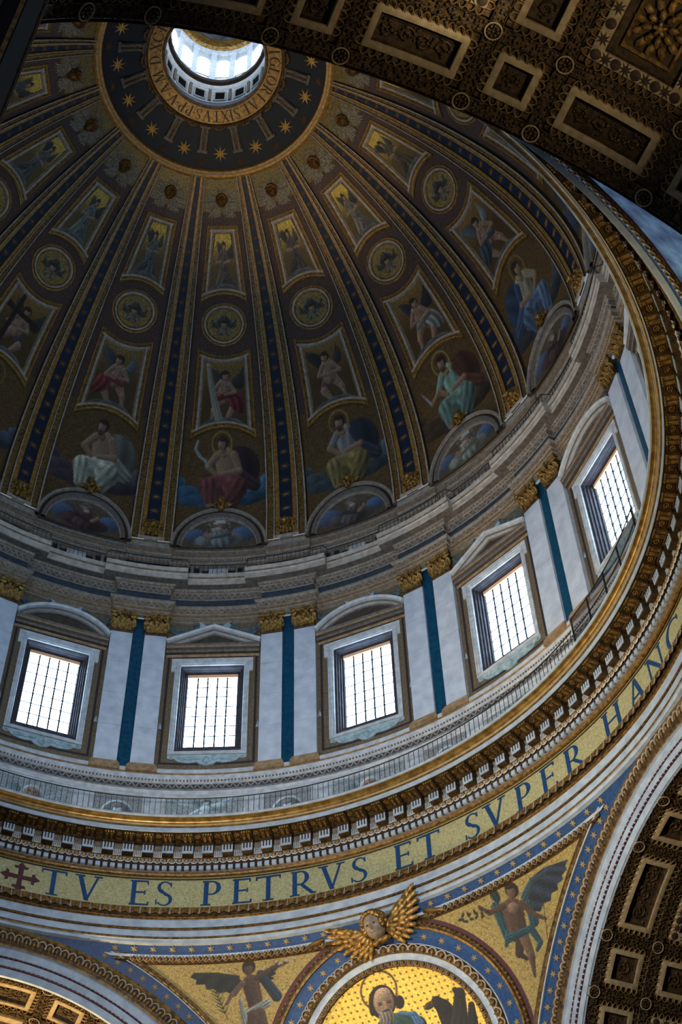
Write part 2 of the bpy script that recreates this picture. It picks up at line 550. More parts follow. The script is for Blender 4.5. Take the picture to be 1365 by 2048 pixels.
def angel(P, robe, f=1, kneel=False, wing=(0.18, 0.165, 0.15), bare=False, prop=None, sash=None):
    """winged figure; x -1..1, y 0..H (H about 1.9)"""
    P.wing((0.22 * f, 1.22), math.pi / 2 - f * 0.9, 0.75, 0.1, wing)
    P.wing((-0.22 * f, 1.2), math.pi / 2 + f * 0.55, 0.62, 0.09, np.array(wing) * 1.25)
    if kneel:
        P.cap((0.05 * f, 0.75), (-0.05 * f, 0.18), 0.3, 0.36, robe, 0.22, 9)
        P.cap((0.2 * f, 0.4), (0.55 * f, 0.14), 0.22, 0.14, np.array(robe) * 0.8, 0.2)
    else:
        P.cap((0.08 * f, 0.85), (0.30 * f, 0.48), 0.21, 0.15, robe, 0.2)
        P.cap((0.30 * f, 0.48), (0.12 * f, 0.12), 0.13, 0.08, SKIN if bare else robe, 0.1)
        P.cap((-0.08 * f, 0.8), (-0.32 * f, 0.45), 0.19, 0.13, SKIN if bare else np.array(robe) * 0.9, 0.12)
        P.cap((-0.32 * f, 0.45), (-0.38 * f, 0.1), 0.1, 0.065, SKIN)
    P.cap((0.02 * f, 0.8), (0.0, 1.25), 0.22, 0.24, SKIN if bare else robe, 0.08 if bare else 0.18, 7)
    if sash is not None:
        P.ell((0.42 * f, 0.72), 0.3, 0.36, sash, 0.4 * f, 0.25)
        P.cap((0.3 * f, 0.95), (-0.2 * f, 0.78), 0.13, 0.1, sash, 0.25)
    P.cap((-0.2 * f, 1.25), (-0.42 * f, 0.98), 0.1, 0.075, SKIN if bare else robe, 0.1)
    P.cap((-0.42 * f, 0.98), (-0.1 * f, 0.95), 0.075, 0.06, SKIN)
    P.cap((0.2 * f, 1.25), (0.4 * f, 1.0), 0.1, 0.08, SKIN if bare else robe, 0.1)
    P.cap((0.4 * f, 1.0), (0.05 * f, 0.9), 0.075, 0.06, SKIN)
    head(P, (0.06 * f, 1.5), 0.17, look=f * 0.5)
    for x, y, a in [(-0.6, 0.08, 0.4), (0.55, 0.06, 0.45), (0.0, 0.02, 0.4)]:
        P.ell((x, y), a, 0.12, (0.25, 0.26, 0.26), 0.0, 0.08)
    if prop == 'shaft':
        P.cap((-0.62 * f, 1.75), (-0.14 * f, 0.05), 0.10, 0.13, (0.44, 0.43, 0.38), 0.1)
    elif prop == 'beams':
        P.cap((-0.35, 1.85), (-0.35, 0.1), 0.1, 0.1, (0.12, 0.08, 0.06))
        P.cap((-0.85, 1.42), (0.55, 1.32), 0.09, 0.09, (0.12, 0.08, 0.06))


def seraph(P):
    """small face among six wings; x,y in -1..1"""
    dk, lt = (0.165, 0.155, 0.135), (0.46, 0.44, 0.39)
    for sx in (-1, 1):
        P.poly([(0, 0.1), (sx * 0.30, 0.16), (sx * 0.66, 0.34), (sx * 0.60, 0.02), (sx * 0.68, -0.12), (sx * 0.28, -0.2)], dk, 0.2, 14)
        P.poly([(0, 0.0), (sx * 0.36, 0.14), (sx * 0.34, 0.36), (sx * 0.06, 0.62), (0, 0.4)], dk, 0.2, 14)
        P.poly([(0, -0.1), (sx * 0.26, -0.2), (sx * 0.36, -0.42), (sx * 0.2, -0.62), (sx * 0.02, -0.44)], np.array(dk) * 1.5, 0.25, 16)
        P.cap((sx * 0.34, 0.28), (sx * 0.06, 0.60), 0.045, 0.035, lt)
        P.cap((sx * 0.36, 0.10), (sx * 0.64, 0.34), 0.04, 0.025, lt)
        P.cap((sx * 0.16, -0.32), (sx * 0.32, -0.5), 0.05, 0.04, lt)
    head(P, (0, 0.0), 0.22, hair=(0.13, 0.10, 0.06))


def picture(name, G, P, parent, base=None, gain=1.0):
    """grid mesh that carries the painted picture as a colour attribute"""
    mb = MB().grid(G)
    me = mb.mesh(name, [PAINT], base)
    ca = me.color_attributes.new('Col', 'FLOAT_COLOR', 'POINT')
    c = np.ones((len(me.vertices), 4))
    P.C = P.C * gain
    c[:, :3] = P.colors().reshape(-1, 3)
    ca.data.foreach_set('color', c.ravel())
    return link(name, me, parent)


# ------------------------------------------------------------------ Roman capitals built from strokes
def glyph(ch):
    Wd, N, S = 0.135, 0.055, 0.045
    q = []

    def st(x0, y0, x1, y1, w):
        q.append([(x0 - w / 2, y0), (x0 + w / 2, y0), (x1 + w / 2, y1), (x1 - w / 2, y1)])

    def bar(x0, x1, y, h=N):
        q.append([(x0, y - h / 2), (x1, y - h / 2), (x1, y + h / 2), (x0, y + h / 2)])

    def ser(x, y, w=0.26):
        yy = y + S / 2 if y < 0.5 else y - S / 2
        bar(x - w / 2, x + w / 2, yy, S)

    def arc(cx, cy, rx, ry, a0, a1, wf, n=14):
        t = np.linspace(a0, a1, n) * D
        ws = [wf(v) for v in np.linspace(0, 1, n)]
        o = [(cx + rx * math.cos(v), cy + ry * math.sin(v)) for v in t]
        i_ = [(cx + (rx - k) * math.cos(v), cy + (ry - k * 0.55) * math.sin(v)) for v, k in zip(t, ws)]
        for k in range(n - 1):
            q.append([i_[k], o[k], o[k + 1], i_[k + 1]])

    bow = lambda v: N + (Wd - N) * math.sin(math.pi * v)
    if ch == 'T':
        st(.38, 0, .38, 1, Wd); ser(.38, 0, .34); bar(0, .76, .975); st(.02, .86, .04, .98, .05); st(.74, .86, .72, .98, .05); return q, .76
    if ch == 'V':
        st(.38, 0, .12, 1, Wd); st(.38, 0, .66, 1, N * 1.2); ser(.12, 1, .3); ser(.66, 1, .26); return q, .78
    if ch == 'A':
        st(.12, 0, .40, 1, N * 1.2); st(.68, 0, .42, 1, Wd); bar(.2, .6, .34); ser(.12, 0, .24); ser(.68, 0, .3); return q, .82
    if ch == 'E':
        st(.13, 0, .13, 1, Wd); bar(.02, .55, .975); bar(.1, .47, .52); bar(.02, .58, .025); st(.54, .86, .53, .99, .05); st(.57, .0, .57, .14, .05); st(.46, .44, .46, .6, .045); return q, .58
    if ch == 'L':
        st(.13, 0, .13, 1, Wd); ser(.13, 1, .27); bar(.02, .58, .025); st(.56, 0, .57, .16, .05); return q, .58
    if ch == 'I':
        st(.13, 0, .13, 1, Wd); ser(.13, 0); ser(.13, 1); return q, .27
    if ch == 'H':
        for x in (.13, .67):
            st(x, 0, x, 1, Wd); ser(x, 0); ser(x, 1)
        bar(.13, .67, .52); return q, .8
    if ch == 'N':
        st(.1, 0, .1, 1, N * 1.2); st(.74, 0, .1, 1, Wd * 1.05); st(.72, 0, .72, 1, N * 1.2); ser(.1, 0, .22); ser(.72, 1, .22); ser(.07, 1, .2); return q, .84
    if ch == 'M':
        st(.08, 0, .16, 1, N * 1.2); st(.46, .02, .18, 1, Wd); st(.46, .02, .76, 1, N * 1.2); st(.84, 0, .76, 1, Wd); ser(.08, 0, .22); ser(.84, 0, .27); return q, .92
    if ch in 'PR':
        st(.13, 0, .13, 1, Wd); ser(.13, 0, .3); bar(.02, .3, .975); bar(.13, .3, .45, .045)
        arc(.28, .715, .29, .285, 90, -90, bow)
        if ch == 'R':
            st(.68, 0, .32, .46, Wd); ser(.7, 0, .16); return q, .72
        return q, .58
    if ch == 'D':
        st(.13, 0, .13, 1, Wd); bar(.02, .35, .975); bar(.02, .35, .025); arc(.32, .5, .44, .5, 90, -90, bow, 18); return q, .76
    if ch == 'O':
        arc(.42, .5, .42, .5, 0, 360, lambda v: N + (Wd - N) * abs(math.cos(2 * math.pi * v)), 28); return q, .84
    if ch in 'CG':
        arc(.45, .5, .44, .5, 40, 320, lambda v: N + (Wd - N) * math.sin(math.pi * v), 22); st(.78, .74, .78, .92, .05)
        if ch == 'G':
            st(.76, .06, .76, .42, Wd); ser(.76, .44, .24)
        else:
            st(.78, .08, .8, .24, .05)
        return q, .82
    if ch == 'S':
        arc(.27, .745, .22, .255, 30, 270, lambda v: N + (Wd - N) * v * .9, 12); arc(.27, .255, .24, .255, 90, -150, lambda v: N + (Wd - N) * (1 - v) * .9, 12)
        q.append([(.13, .60), (.27, .44), (.27, .56), (.20, .68)]); q.append([(.27, .42), (.44, .36), (.42, .46), (.27, .56)])
        st(.455, .78, .45, .95, .045); st(.04, .05, .035, .24, .045); return q, .54
    if ch == 'X':
        st(.66, 0, .14, 1, Wd); st(.12, 0, .66, 1, N * 1.2); ser(.14, 1, .26); ser(.66, 0, .26); ser(.12, 0, .22); ser(.66, 1, .22); return q, .8
    if ch == '.':
        q.append([(0, .5), (.08, .42), (.16, .5), (.08, .58)]); return q, .16
    if ch == '+':
        for k in range(4):
            c_, s_ = [(1, 0), (0, 1), (-1, 0), (0, -1)][k]
            R2 = lambda x, y: (.5 + x * c_ - y * s_, .5 + x * s_ + y * c_)
            q.append([R2(0, -.06), R2(.34, -.07), R2(.34, .07), R2(0, .06)])
            q.append([R2(.3, -.16), R2(.38, -.19), R2(.38, .19), R2(.3, .16)])
            q.append([R2(.36, -.12), R2(.52, 0), R2(.36, .12), R2(.34, 0)])
        return q, 1.0
    return q, .5


def letter_mesh(ch, h, depth, material, mapfn):
    """mapfn(x metres along, y metres up, d metres proud) -> xyz"""
    q, wd = glyph(ch)
    mb = MB()
    for poly in q:
        pts = [((x - wd / 2) * h, y * h) for x, y in poly]
        V = [mapfn(x, y, depth) for x, y in pts] + [mapfn(x, y, -0.01) for x, y in pts]
        mb.add(V, [(0, 1, 2, 3)] + [(i, (i + 1) % 4, 4 + (i + 1) % 4, 4 + i) for i in range(4)])
    return mb.mesh('letter', [material], smooth=False)


# ================================================================== the dome
BAYS = range(-4, 6)          # bays the photograph shows, counted from the first window
ceiling = root('ceiling', 'dark mosaic dome with sixteen starry ribs rising to a lantern', 'dome')

# plain ground of each bay
bay_mb = MB()
aa = np.linspace(-2.4, 63.3, 60)
pp = np.linspace(-7.95, 7.95, 13)
A2, P2 = np.meshgrid(aa, pp, indexing='ij')
bay_mb.grid(dome(P2, A2, 0.0))
bay_me = bay_mb.mesh('bay_ground', [PURPLE])
for k in range(16):
    link('bay_ground', bay_me, ceiling, None, -22.5 * k * D)

# ribs
prof = [(-3.62, 0.0, 1), (-3.5, 0.24, 2), (-3.22, 0.25, 1), (-3.14, 0.17, 3), (-2.18, 0.17, 1), (-2.12, 0.27, 2), (-1.92, 0.28, 1), (-1.86, 0.21, 4), (-1.12, 0.21, 1), (-1.08, 0.12, 5)]
full = prof + [(-x, o, None) for x, o, m in prof[::-1]]
seg_m = [p[2] for p in prof[:-1]] + [5] + [p[2] for p in prof[:-1]][::-1]
MI = {1: 0, 2: 1, 3: 2, 4: 3, 5: 4}
aa = np.linspace(-1.6, 63.3, 60)
rib_mb = MB()
G = np.stack([dome(np.full_like(aa, x), aa, o) for x, o, _ in full])
rib_mb.grid(G, [MI[m] for m in seg_m])
rib_me = rib_mb.mesh('rib', [BROWN, LINE, RIB_ORN, RIB_GOLD, BLUE])
star_me = star_mesh('star', 8, 0.25, 0.06, 0.05, mat('rib_star', (0.45, 0.33, 0.165), None, rough=0.45, metal=0.2))
RIB_A = []
a_ = 5.0
while a_ < 62.5:
    RIB_A.append(a_)
    a_ += 3.05 - 0.022 * a_
for k in range(16):
    phi = 11.25 + 22.5 * k
    if phi > 180:
        phi -= 360
    rb = link('rib', rib_me, ceiling, None, -phi * D)
    if -110 < phi < 130:
        for a in RIB_A:
            o = link('star', star_me, rb)
            sc = 0.62 + 0.62 * float(dome_r(a)) / 20.3
            m4 = dome_frame(0, a, 0.13)
            o.matrix_local = m4 @ Matrix.Diagonal((sc, sc, 1, 1))

# crown: gold rim, night-blue field, lettered ring
PHF = np.linspace(-180, 180, 193)
cr = MB()


def dome_lathe(mb, prof_ao, mi, phis=PHF):
    G = np.stack([dome(phis, np.full_like(phis, a), o) for a, o in prof_ao])
    mb.grid(G, mi)


dome_lathe(cr, [(62.6, 0.10), (62.9, 0.30), (63.25, 0.34), (63.45, 0.26), (63.75, 0.30), (64.0, 0.16), (64.1, 0.02)], [0, 0, 1, 0, 0, 0])
cr.build('crown_rim', [RIB_GOLD, LINE], ceiling)
cf = MB()
dome_lathe(cf, [(a, 0.0) for a in np.linspace(63.2, 71.0, 9)], 0)
cf.build('crown_field', BLUE_DARK, ceiling)
ri = MB()
dome_lathe(ri, [(70.35, 0.0), (70.45, 0.34), (70.75, 0.42), (70.95, 0.36), (71.0, 0.30), (73.2, 0.30), (73.25, 0.40), (73.55, 0.42), (73.75, 0.3)], [0, 0, 0, 0, 1, 0, 0, 0])
ring_o = ri.build('inscription_ring', [GOLD_DARK, RIB_GOLD], ceiling)
big_star = star_mesh('crown_star', 8, 0.50, 0.16, 0.07, STAR)
small_star = star_mesh('crown_star', 8, 0.36, 0.11, 0.05, mat('dim_bronze_star', (0.30, 0.19, 0.08), None, rough=0.5, metal=0.4))
for k in range(16):
    phi = 22.5 * k if k <= 8 else 22.5 * k - 360
    if -112 < phi < 136:
        o = link('crown_star', big_star, ceiling)
        o.matrix_local = dome_frame(phi, 66.5, 0.02)
        o = link('crown_star', small_star, ceiling)
        o.matrix_local = dome_frame(phi + 11.25, 65.1, 0.02)
# console brackets under the lettered ring
bk = MB()
for sx in (-0.15, 0.15):
    ys = np.linspace(0.0, 1.55, 9)
    bk.tube(np.stack([np.full(9, sx), ys, 0.10 + 0.10 * np.cos(ys * 1.6) + 0.12 * (ys > 1.3)], -1), 0.115, 6, 0)
bk.box((-0.1, 0.0, -0.02), (0.1, 1.5, 0.12), 1)
bk.box((-0.32, -0.14, -0.02), (0.32, 0.06, 0.2), 0)
bk.box((-0.34, 1.42, -0.02), (0.34, 1.62, 0.32), 0)
bk_me = bk.mesh('console', [mat('console_stucco', (0.33, 0.29, 0.25), (0.24, 0.205, 0.17), 5, rough=0.65), GOLD_DARK])
sw = MB()
for i in range(9):
    t = i / 8 - 0.5
    sw.ball((t * 0.95, 0.30 - 1.1 * t * t * -1 + 0.02 * (i % 2), 0.1), 0.13, 0.13, 0.1, 6, 4)
sw_me = sw.mesh('fruit_swag', [GOLD_DARK])
for k in range(16):
    phi = 11.25 + 22.5 * k if k < 8 else 11.25 + 22.5 * k - 360
    if -112 < phi < 136:
        o = link('console', bk_me, ceiling)
        o.matrix_local = dome_frame(phi, 66.75, 0.02)
        o = link('fruit_swag', sw_me, ceiling)
        o.matrix_local = dome_frame(phi + 11.25, 69.4, 0.05)
LET = [('I', 119.0), ('G', 109.5), ('L', 99.7), ('O', 90.2), ('R', 79.5), ('I', 70.3), ('A', 60.4), ('E', 50.3), ('S', 41.1), ('I', 35.2), ('X', 28.9), ('T', 20.5), ('V', 11.1),
       ('S', 2.7), ('.', -2.0), ('P', -7.1), ('P', -14.9), ('.', -20.6), ('V', -26.1), ('.', -31.3), ('A', -38.3), ('.', -45.3), ('M', -51.3), ('.', -60.2), ('D', -68.0), ('.', -76.1),
       ('X', -81.1), ('C', -90.4), ('.', -97.4), ('P', -101.6)]
for ch, phi in LET:
    rr_ = float(dome_r(72.1))

    def mp(x, y, d, phi=phi):
        a = 72.1 - (y - 0.35) / RR / D
        return dome(phi - x / (float(dome_r(a))) / D, a, 0.30 + d)
    link('letter', letter_mesh(ch, 0.70, 0.03, DARK_LETTER, mp), ring_o)

# lantern
lan = root('wall_lantern', 'bright white round lantern above the crown of the dome', 'lantern')
PHL = np.linspace(-180, 180, 97)


def cyl_lathe(name, prof_, mats, mi, parent, phis=PHL):
    mb = MB()
    lathe(mb, prof_, phis, mi)
    return mb.build(name, mats, parent)


LBLUE = mat('lantern_white_marble', (0.83, 0.85, 0.87), (0.72, 0.75, 0.78), 5, rough=0.5)
LGREY = mat('lantern_veined_band', (0.52, 0.54, 0.56), (0.38, 0.40, 0.43), 6, rough=0.5)
cyl_lathe('oculus_lip', [(3.85, 94.15), (3.75, 94.35), (3.42, 94.55), (3.34, 94.72), (3.34, 94.95), (3.42, 95.0)], [STUCCO_TAN, STUCCO_GREY], [0, 0, 1, 1, 0], lan)
cyl_lathe('lower_drum', [(3.42, 94.95), (3.42, 95.55), (3.36, 95.6), (3.36, 95.75), (3.42, 95.8), (3.42, 97.75)], [LGREY, LBLUE], [0, 1, 1, 1, 1], lan)
cyl_lathe('balcony_cornice', [(3.42, 97.75), (3.25, 97.95), (3.22, 98.1), (3.02, 98.25), (3.0, 98.6), (3.22, 98.75), (3.22, 98.8), (3.45, 98.85)], [LBLUE, BROWN], [0, 0, 1, 1, 0, 0, 0], lan)
cyl_lathe('upper_drum', [(3.5, 98.8), (3.5, 104.6)], [LBLUE], 0, lan)
cyl_lathe('gilt_cornice', [(3.5, 104.2), (3.35, 104.4), (3.32, 104.7), (3.1, 104.9), (3.05, 105.3), (2.9, 105.5), (2.9, 105.7), (3.1, 105.8)], [LBLUE, GOLD, GOLD_LIP], [0, 0, 1, 1, 2, 2, 1], lan)
cyl_lathe('cupola', [(3.15, 105.7), (3.05, 106.6), (2.7, 107.6), (2.0, 108.5), (1.0, 109.0), (0.05, 109.2)], [mat('cupola_painting', (0.42, 0.43, 0.46), (0.22, 0.23, 0.27), 1.4, rough=0.7, detail=6)], 0, lan)
sqf, sqd, wn, wfr, lp = MB(), MB(), MB(), MB(), MB()
loops(sqf, [(-0.42, 96.0), (0.42, 96.0), (0.42, 97.4), (-0.42, 97.4)], [(0, 0), (0, 0.07), (0.10, 0.09), (0.14, 0.02)], lambda x, z, h: np.stack([x, 3.42 - 0.5 * x * x / 3.42 - h + 0 * x, z], -1), 0)
sqf_me = sqf.mesh('vent_frame', [STUCCO])
sqd.box((-0.29, 3.36, 96.13), (0.29, 3.405, 97.27))  # solid black panel colours in the darkness inside the vent
sqd_me = sqd.mesh('vent_shade_panel', [mat('vent_shade', (0.02, 0.02, 0.02), None, rough=0.9, spec=0.05)])
arc_w = [(-0.42, 100.05), (0.42, 100.05)] + [(0.42 * math.cos(t), 102.55 + 0.42 * math.sin(t)) for t in np.linspace(0, math.pi, 9)]
ctr = np.array([[0, 3.44, 101.4]])
V = np.concatenate([ctr, [[x, 3.43, z] for x, z in arc_w]])
wn.add(V, [(0, i + 1, (i + 1) % len(arc_w) + 1) for i in range(len(arc_w))])
wn_me = wn.mesh('arched_pane', [PANE_L], smooth=False)
loops(wfr, arc_w, [(-0.12, 0.0), (-0.12, 0.08), (-0.02, 0.06), (0.0, 0.0)], lambda x, z, h: np.stack([x, 3.43 - h + 0 * x, z], -1), 0)
for x in (-0.14, 0.14):
    wfr.box((x - 0.012, 3.40, 100.05), (x + 0.012, 3.42, 102.9), 1)
for z in (100.6, 101.2, 101.8, 102.4):
    wfr.box((-0.41, 3.40, z - 0.012), (0.41, 3.42, z + 0.012), 1)
wfr_me = wfr.mesh('arched_frame', [LBLUE, IRON])
lp.box((-0.2, 3.28, 98.8), (0.2, 3.52, 104.3))
lp.box((-0.25, 3.22, 98.8), (0.25, 3.52, 99.3))
lp.box((-0.25, 3.22, 103.9), (0.25, 3.52, 104.3))
lp_me = lp.mesh('lantern_pier', [LBLUE])
vp = MB()
vp.box((-0.1, 3.30, 95.9), (0.1, 3.45, 97.6), 0)
vp_me = vp.mesh('pier_strip', [STUCCO_TAN])
for k in range(16):
    a = -22.5 * k * D
    f_ = link('square_vent', sqf_me, lan, None, a)
    link('vent_shade_panel', sqd_me, f_)
    f_ = link('arched_window', wfr_me, lan, None, a)
    link('pane', wn_me, f_)
    link('lantern_pier', lp_me, lan, None, a - 11.25 * D)
    link('pier_strip', vp_me, lan, None, a - 11.25 * D)

# ------------------------------------------------------------------ sculpted pieces
def face_head(mb, c, r, frame=None, mi=0, curls=0, cmi=None, nu=20, nv=16, beard=0.0):
    """head facing +z (into the room), up +y"""
    th = np.linspace(0, math.pi, nv + 1)
    ph = np.arange(nu) * 2 * math.pi / nu
    T, Pp = np.meshgrid(th, ph, indexing='ij')
    x = np.sin(T) * np.sin(Pp)
    y = np.cos(T)
    z = np.sin(T) * np.cos(Pp)
    fr = np.clip(z, 0, 1)
    d = np.ones_like(x)
    g = lambda cx, cy, sx, sy: np.exp(-((x - cx) / sx) ** 2 - ((y - cy) / sy) ** 2) * (z > 0)
    d += 0.30 * g(0, -0.12, 0.11, 0.2) - 0.16 * (g(-0.34, 0.08, 0.16, 0.11) + g(0.34, 0.08, 0.16, 0.11)) + 0.06 * (g(-0.42, -0.22, 0.25, 0.2) + g(0.42, -0.22, 0.25, 0.2))
    d += 0.09 * g(0, -0.45, 0.2, 0.05) + 0.09 * g(0, -0.56, 0.16, 0.05) - 0.08 * g(0, -0.505, 0.2, 0.03) + 0.12 * g(0, -0.78, 0.2, 0.13) + 0.07 * g(0, 0.24, 0.6, 0.08)
    d -= beard * 0
    V = np.stack([x * d * 0.82 * r, y * d * 1.05 * r, z * d * 0.9 * r], -1) + np.asarray(c)
    mb.grid(V, mi, True)
    for i in range(curls):
        t = rng.random()
        ang = -0.35 + t * (math.pi + 0.7)
        q = rng.random()
        px, py, pz = math.cos(ang) * (0.9 - 0.35 * q), math.sin(ang) * (1.05 - 0.25 * q) + 0.12, -0.1 + 0.62 * q
        if py < 0.45 and abs(px) < 0.62:
            continue
        mb.ball(np.asarray(c) + np.array([px, py, pz]) * r * 0.95, r * (0.15 + 0.08 * rng.random()), nu=7, nv=5, mi=mi if cmi is None else cmi)
    return mb


def feather_wing(mb, p, ang, L, wd, n=7, z0=0.0, mi=0, spread=0.15, thick=0.4):
    """fan of feathers from p in the xy plane"""
    for row in range(3):
        l_ = L * (1 - 0.28 * row)
        for i in range(n - row):
            a = ang - spread * (i - (n - 1) / 2 * 0.55)
            l2 = l_ * (1 - 0.055 * i)
            c = (p[0] + 0.55 * l2 * math.cos(a), p[1] + 0.55 * l2 * math.sin(a), z0 + 0.05 * row * L + 0.02 * i * wd)
            co, si = math.cos(a), math.sin(a)
            R3 = np.array([[co, -si, 0], [si, co, 0], [0, 0, 1]])
            mb.ball(c, 0.5 * l2, wd * (1 - 0.1 * row), wd * thick, 8, 4, mi, R3)


def lion(mb):
    mb.ball((0, 0, 0.2), 0.27, 0.27, 0.3, 12, 8)
    for ring_, rr_, n in ((0, 0.36, 13), (1, 0.48, 15)):
        for i in range(n):
            a = i * 2 * math.pi / n + ring_ * 0.2
            mb.ball((rr_ * math.cos(a), rr_ * math.sin(a) * 1.05, 0.16 - 0.1 * ring_), 0.12, 0.12, 0.13, 6, 4)
    mb.ball((0, -0.12, 0.46), 0.15, 0.12, 0.16, 8, 6)
    mb.ball((0, 0.04, 0.5), 0.06, 0.15, 0.08, 6, 5)
    for sx in (-1, 1):
        mb.ball((sx * 0.1, -0.14, 0.54), 0.09, 0.075, 0.08, 6, 5)
        mb.ball((sx * 0.13, 0.1, 0.42), 0.055, 0.04, 0.04, 6, 4)
        mb.ball((sx * 0.24, 0.27, 0.28), 0.08, 0.09, 0.06, 6, 4)
    mb.ball((0, -0.27, 0.44), 0.1, 0.06, 0.1, 6, 4)


lion_head, lion_ring = MB(), MB()
lion(lion_head)
lh_me = lion_head.mesh('lion_head', [GOLD])
lion_ring.tube([(0.15 * math.cos(t), -0.40 + 0.15 * math.sin(t), 0.46) for t in np.linspace(0, 2 * math.pi, 13)], 0.025, 5)
lr_me = lion_ring.mesh('mouth_ring', [GOLD])

# keystone cherub over each lunette
kh = face_head(MB(), (0, 0.1, 0.22), 0.26, curls=40)
kh_me = kh.mesh('cherub_head', [GOLD])
kb = MB()
for sx in (-1, 1):
    kb.tube([(sx * 0.24, 0.0, 0.2), (sx * 0.17, -0.25, 0.3), (sx * 0.08, -0.5, 0.26), (sx * 0.06, -0.72, 0.2)], [0.07, 0.12, 0.12, 0.09], 6)
    kb.tube([(sx * 0.3, -0.02, 0.2), (sx * 0.36, -0.28, 0.2), (sx * 0.28, -0.5, 0.22)], [0.06, 0.09, 0.05], 6)
kb_me = kb.mesh('scroll_body', [GOLD])
kws = []
for sx in (-1, 1):
    m_ = MB()
    feather_wing(m_, (sx * 0.2, -0.05), math.pi / 2 - sx * 1.75, 0.5, 0.07, 4, 0.12, spread=sx * 0.22)
    kws.append(m_.mesh('wing', [GOLD]))

# winged cherub head at the top of each bay
ch_me = face_head(MB(), (0, 0, 0.25), 0.40, curls=90).mesh('cherub_head', [BRONZE])
cw = []
for sx in (-1, 1):
    for ang, L in ((0.55, 0.95), (-0.25, 1.05), (-1.12, 1.15)):
        m_ = MB()
        feather_wing(m_, (sx * 0.2, 0.02 - 0.12 * (ang < 0)), ang if sx > 0 else math.pi - ang, L, 0.10, 5, 0.03, spread=sx * 0.17, thick=0.3)
        cw.append(m_.mesh('wing', [GREY_WING]))
for ang in (1.2, 1.94):
    m_ = MB()
    feather_wing(m_, (0.0, 0.2), ang, 0.72, 0.085, 3, 0.0, spread=0.17, thick=0.3)
    cw.append(m_.mesh('wing', [GREY_WING]))
tg = MB()
Xg, Yg = np.meshgrid(np.linspace(-7.6, 7.6, 13), np.linspace(57.55, 62.7, 9))
tg.grid(dome(Xg, Yg, 0.03))
tg_me = tg.mesh('gilt_ground', [mat('bay_top_gold', (0.44, 0.36, 0.16), (0.22, 0.17, 0.075), 12, rough=0.5, metal=0.2)])


def put(name, me, parent, m4):
    o = link(name, me, parent)
    o.matrix_local = m4
    return o


def thing_at(name, m4, label, cat, group):
    e = link(name, None)
    e.matrix_world = m4
    e.empty_display_size = 0.3
    return tag(e, label, cat, group)


COLW = {5: 'beyond the rightmost window', 4: 'over the rightmost window', 3: 'over the fourth window', 2: 'over the middle window', 1: 'over the second window', 0: 'over the leftmost window',
        -1: 'one bay left of the leftmost window', -2: 'two bays left of the leftmost window', -3: 'three bays left of the leftmost window', -4: 'four bays left of the leftmost window'}


def nth(k):
    return COLW[k]


for k in range(16):
    phi = 22.5 * k if k <= 8 else 22.5 * k - 360
    link('gilt_ground', tg_me, ceiling, None, -phi * D)
for k in BAYS:
    phi = 22.5 * k
    t = thing_at('winged_cherub_relief', dome_frame(phi, 59.3, 0.06), 'bronze cherub face among grey wings, ' + nth(k), 'relief', 'cherub heads below the crown')
    link('cherub_head', ch_me, t)
    for m_ in cw:
        link('wing', m_, t)

# ------------------------------------------------------------------ mosaic panels of the bays
FR = [STUCCO_TAN, RIB_ORN, LINE, RIB_GOLD]


def a2y(a):
    return a * D * RR


def quad_path(hb, ab, abm, ht, at, atm, n=14):
    """closed CCW path: bottom edge (half angle hb at corner altitude ab, mid altitude abm), top likewise"""
    xb, xt = hb * D * float(dome_r(ab)), ht * D * float(dome_r(at))
    t = np.linspace(-1, 1, n)
    bot = np.stack([xb * t, a2y(abm - (abm - ab) * t * t)], 1)
    top = np.stack([xt * t[::-1], a2y(atm - (atm - at) * t * t)], 1)
    nl = 10
    rt = np.stack([np.linspace(xb, xt, nl)[1:-1], np.linspace(a2y(ab), a2y(at), nl)[1:-1]], 1)
    lf = np.stack([-np.linspace(xt, xb, nl)[1:-1], np.linspace(a2y(at), a2y(ab), nl)[1:-1]], 1)
    return np.concatenate([bot, rt, top, lf])


def quad_grid(hb, ab, abm, ht, at, atm, inset, nx, ny):
    xb, xt = hb * D * float(dome_r(ab)) - inset, ht * D * float(dome_r(at)) - inset
    u = np.linspace(-1, 1, nx)
    v = np.linspace(0, 1, ny)
    U, V_ = np.meshgrid(u, v)
    bot = a2y(abm - (abm - ab) * U * U) + inset
    top = a2y(atm - (atm - at) * U * U) - inset
    Y = bot + (top - bot) * V_
    X = U * (xb + (xt - xb) * V_)
    return X, Y, U, V_


FRAME = [(0.0, 0.0), (0.02, 0.10), (0.09, 0.12), (0.11, 0.05), (0.23, 0.06), (0.25, 0.12), (0.37, 0.12), (0.39, 0.05), (0.47, 0.03), (0.50, 0.0)]
FRAME_MI = [3, 3, 3, 1, 3, 2, 2, 0, 1]
UP = (6.25, 43.35, 44.7, 5.6, 55.45, 55.5)
LO = (6.3, 19.8, 22.2, 6.15, 35.75, 34.65)
up_frame, lo_frame = MB(), MB()
loops(up_frame, quad_path(*UP), FRAME, dome_xy, FRAME_MI)
loops(lo_frame, quad_path(*LO), [(o * 1.12, h) for o, h in FRAME], dome_xy, FRAME_MI)
BASE_UP, BASE_LO, BASE_RO = dome(0, UP[1]), dome(0, LO[1]), dome(0, 39.75)
up_me = up_frame.mesh('frame', FR, BASE_UP)
lo_me = lo_frame.mesh('frame', FR, BASE_LO)
# lower gold fillet that catches the light under each arched bottom edge
def gilt_edge(Q, base):
    mb = MB()
    p_ = quad_path(*Q)[:14]
    c_ = dome_xy(p_[:, 0], p_[:, 1] - 0.06, 0.10)
    mb.tube(c_, 0.045, 6)
    return mb.mesh('gilt_fillet', [GOLD_LIP], base)


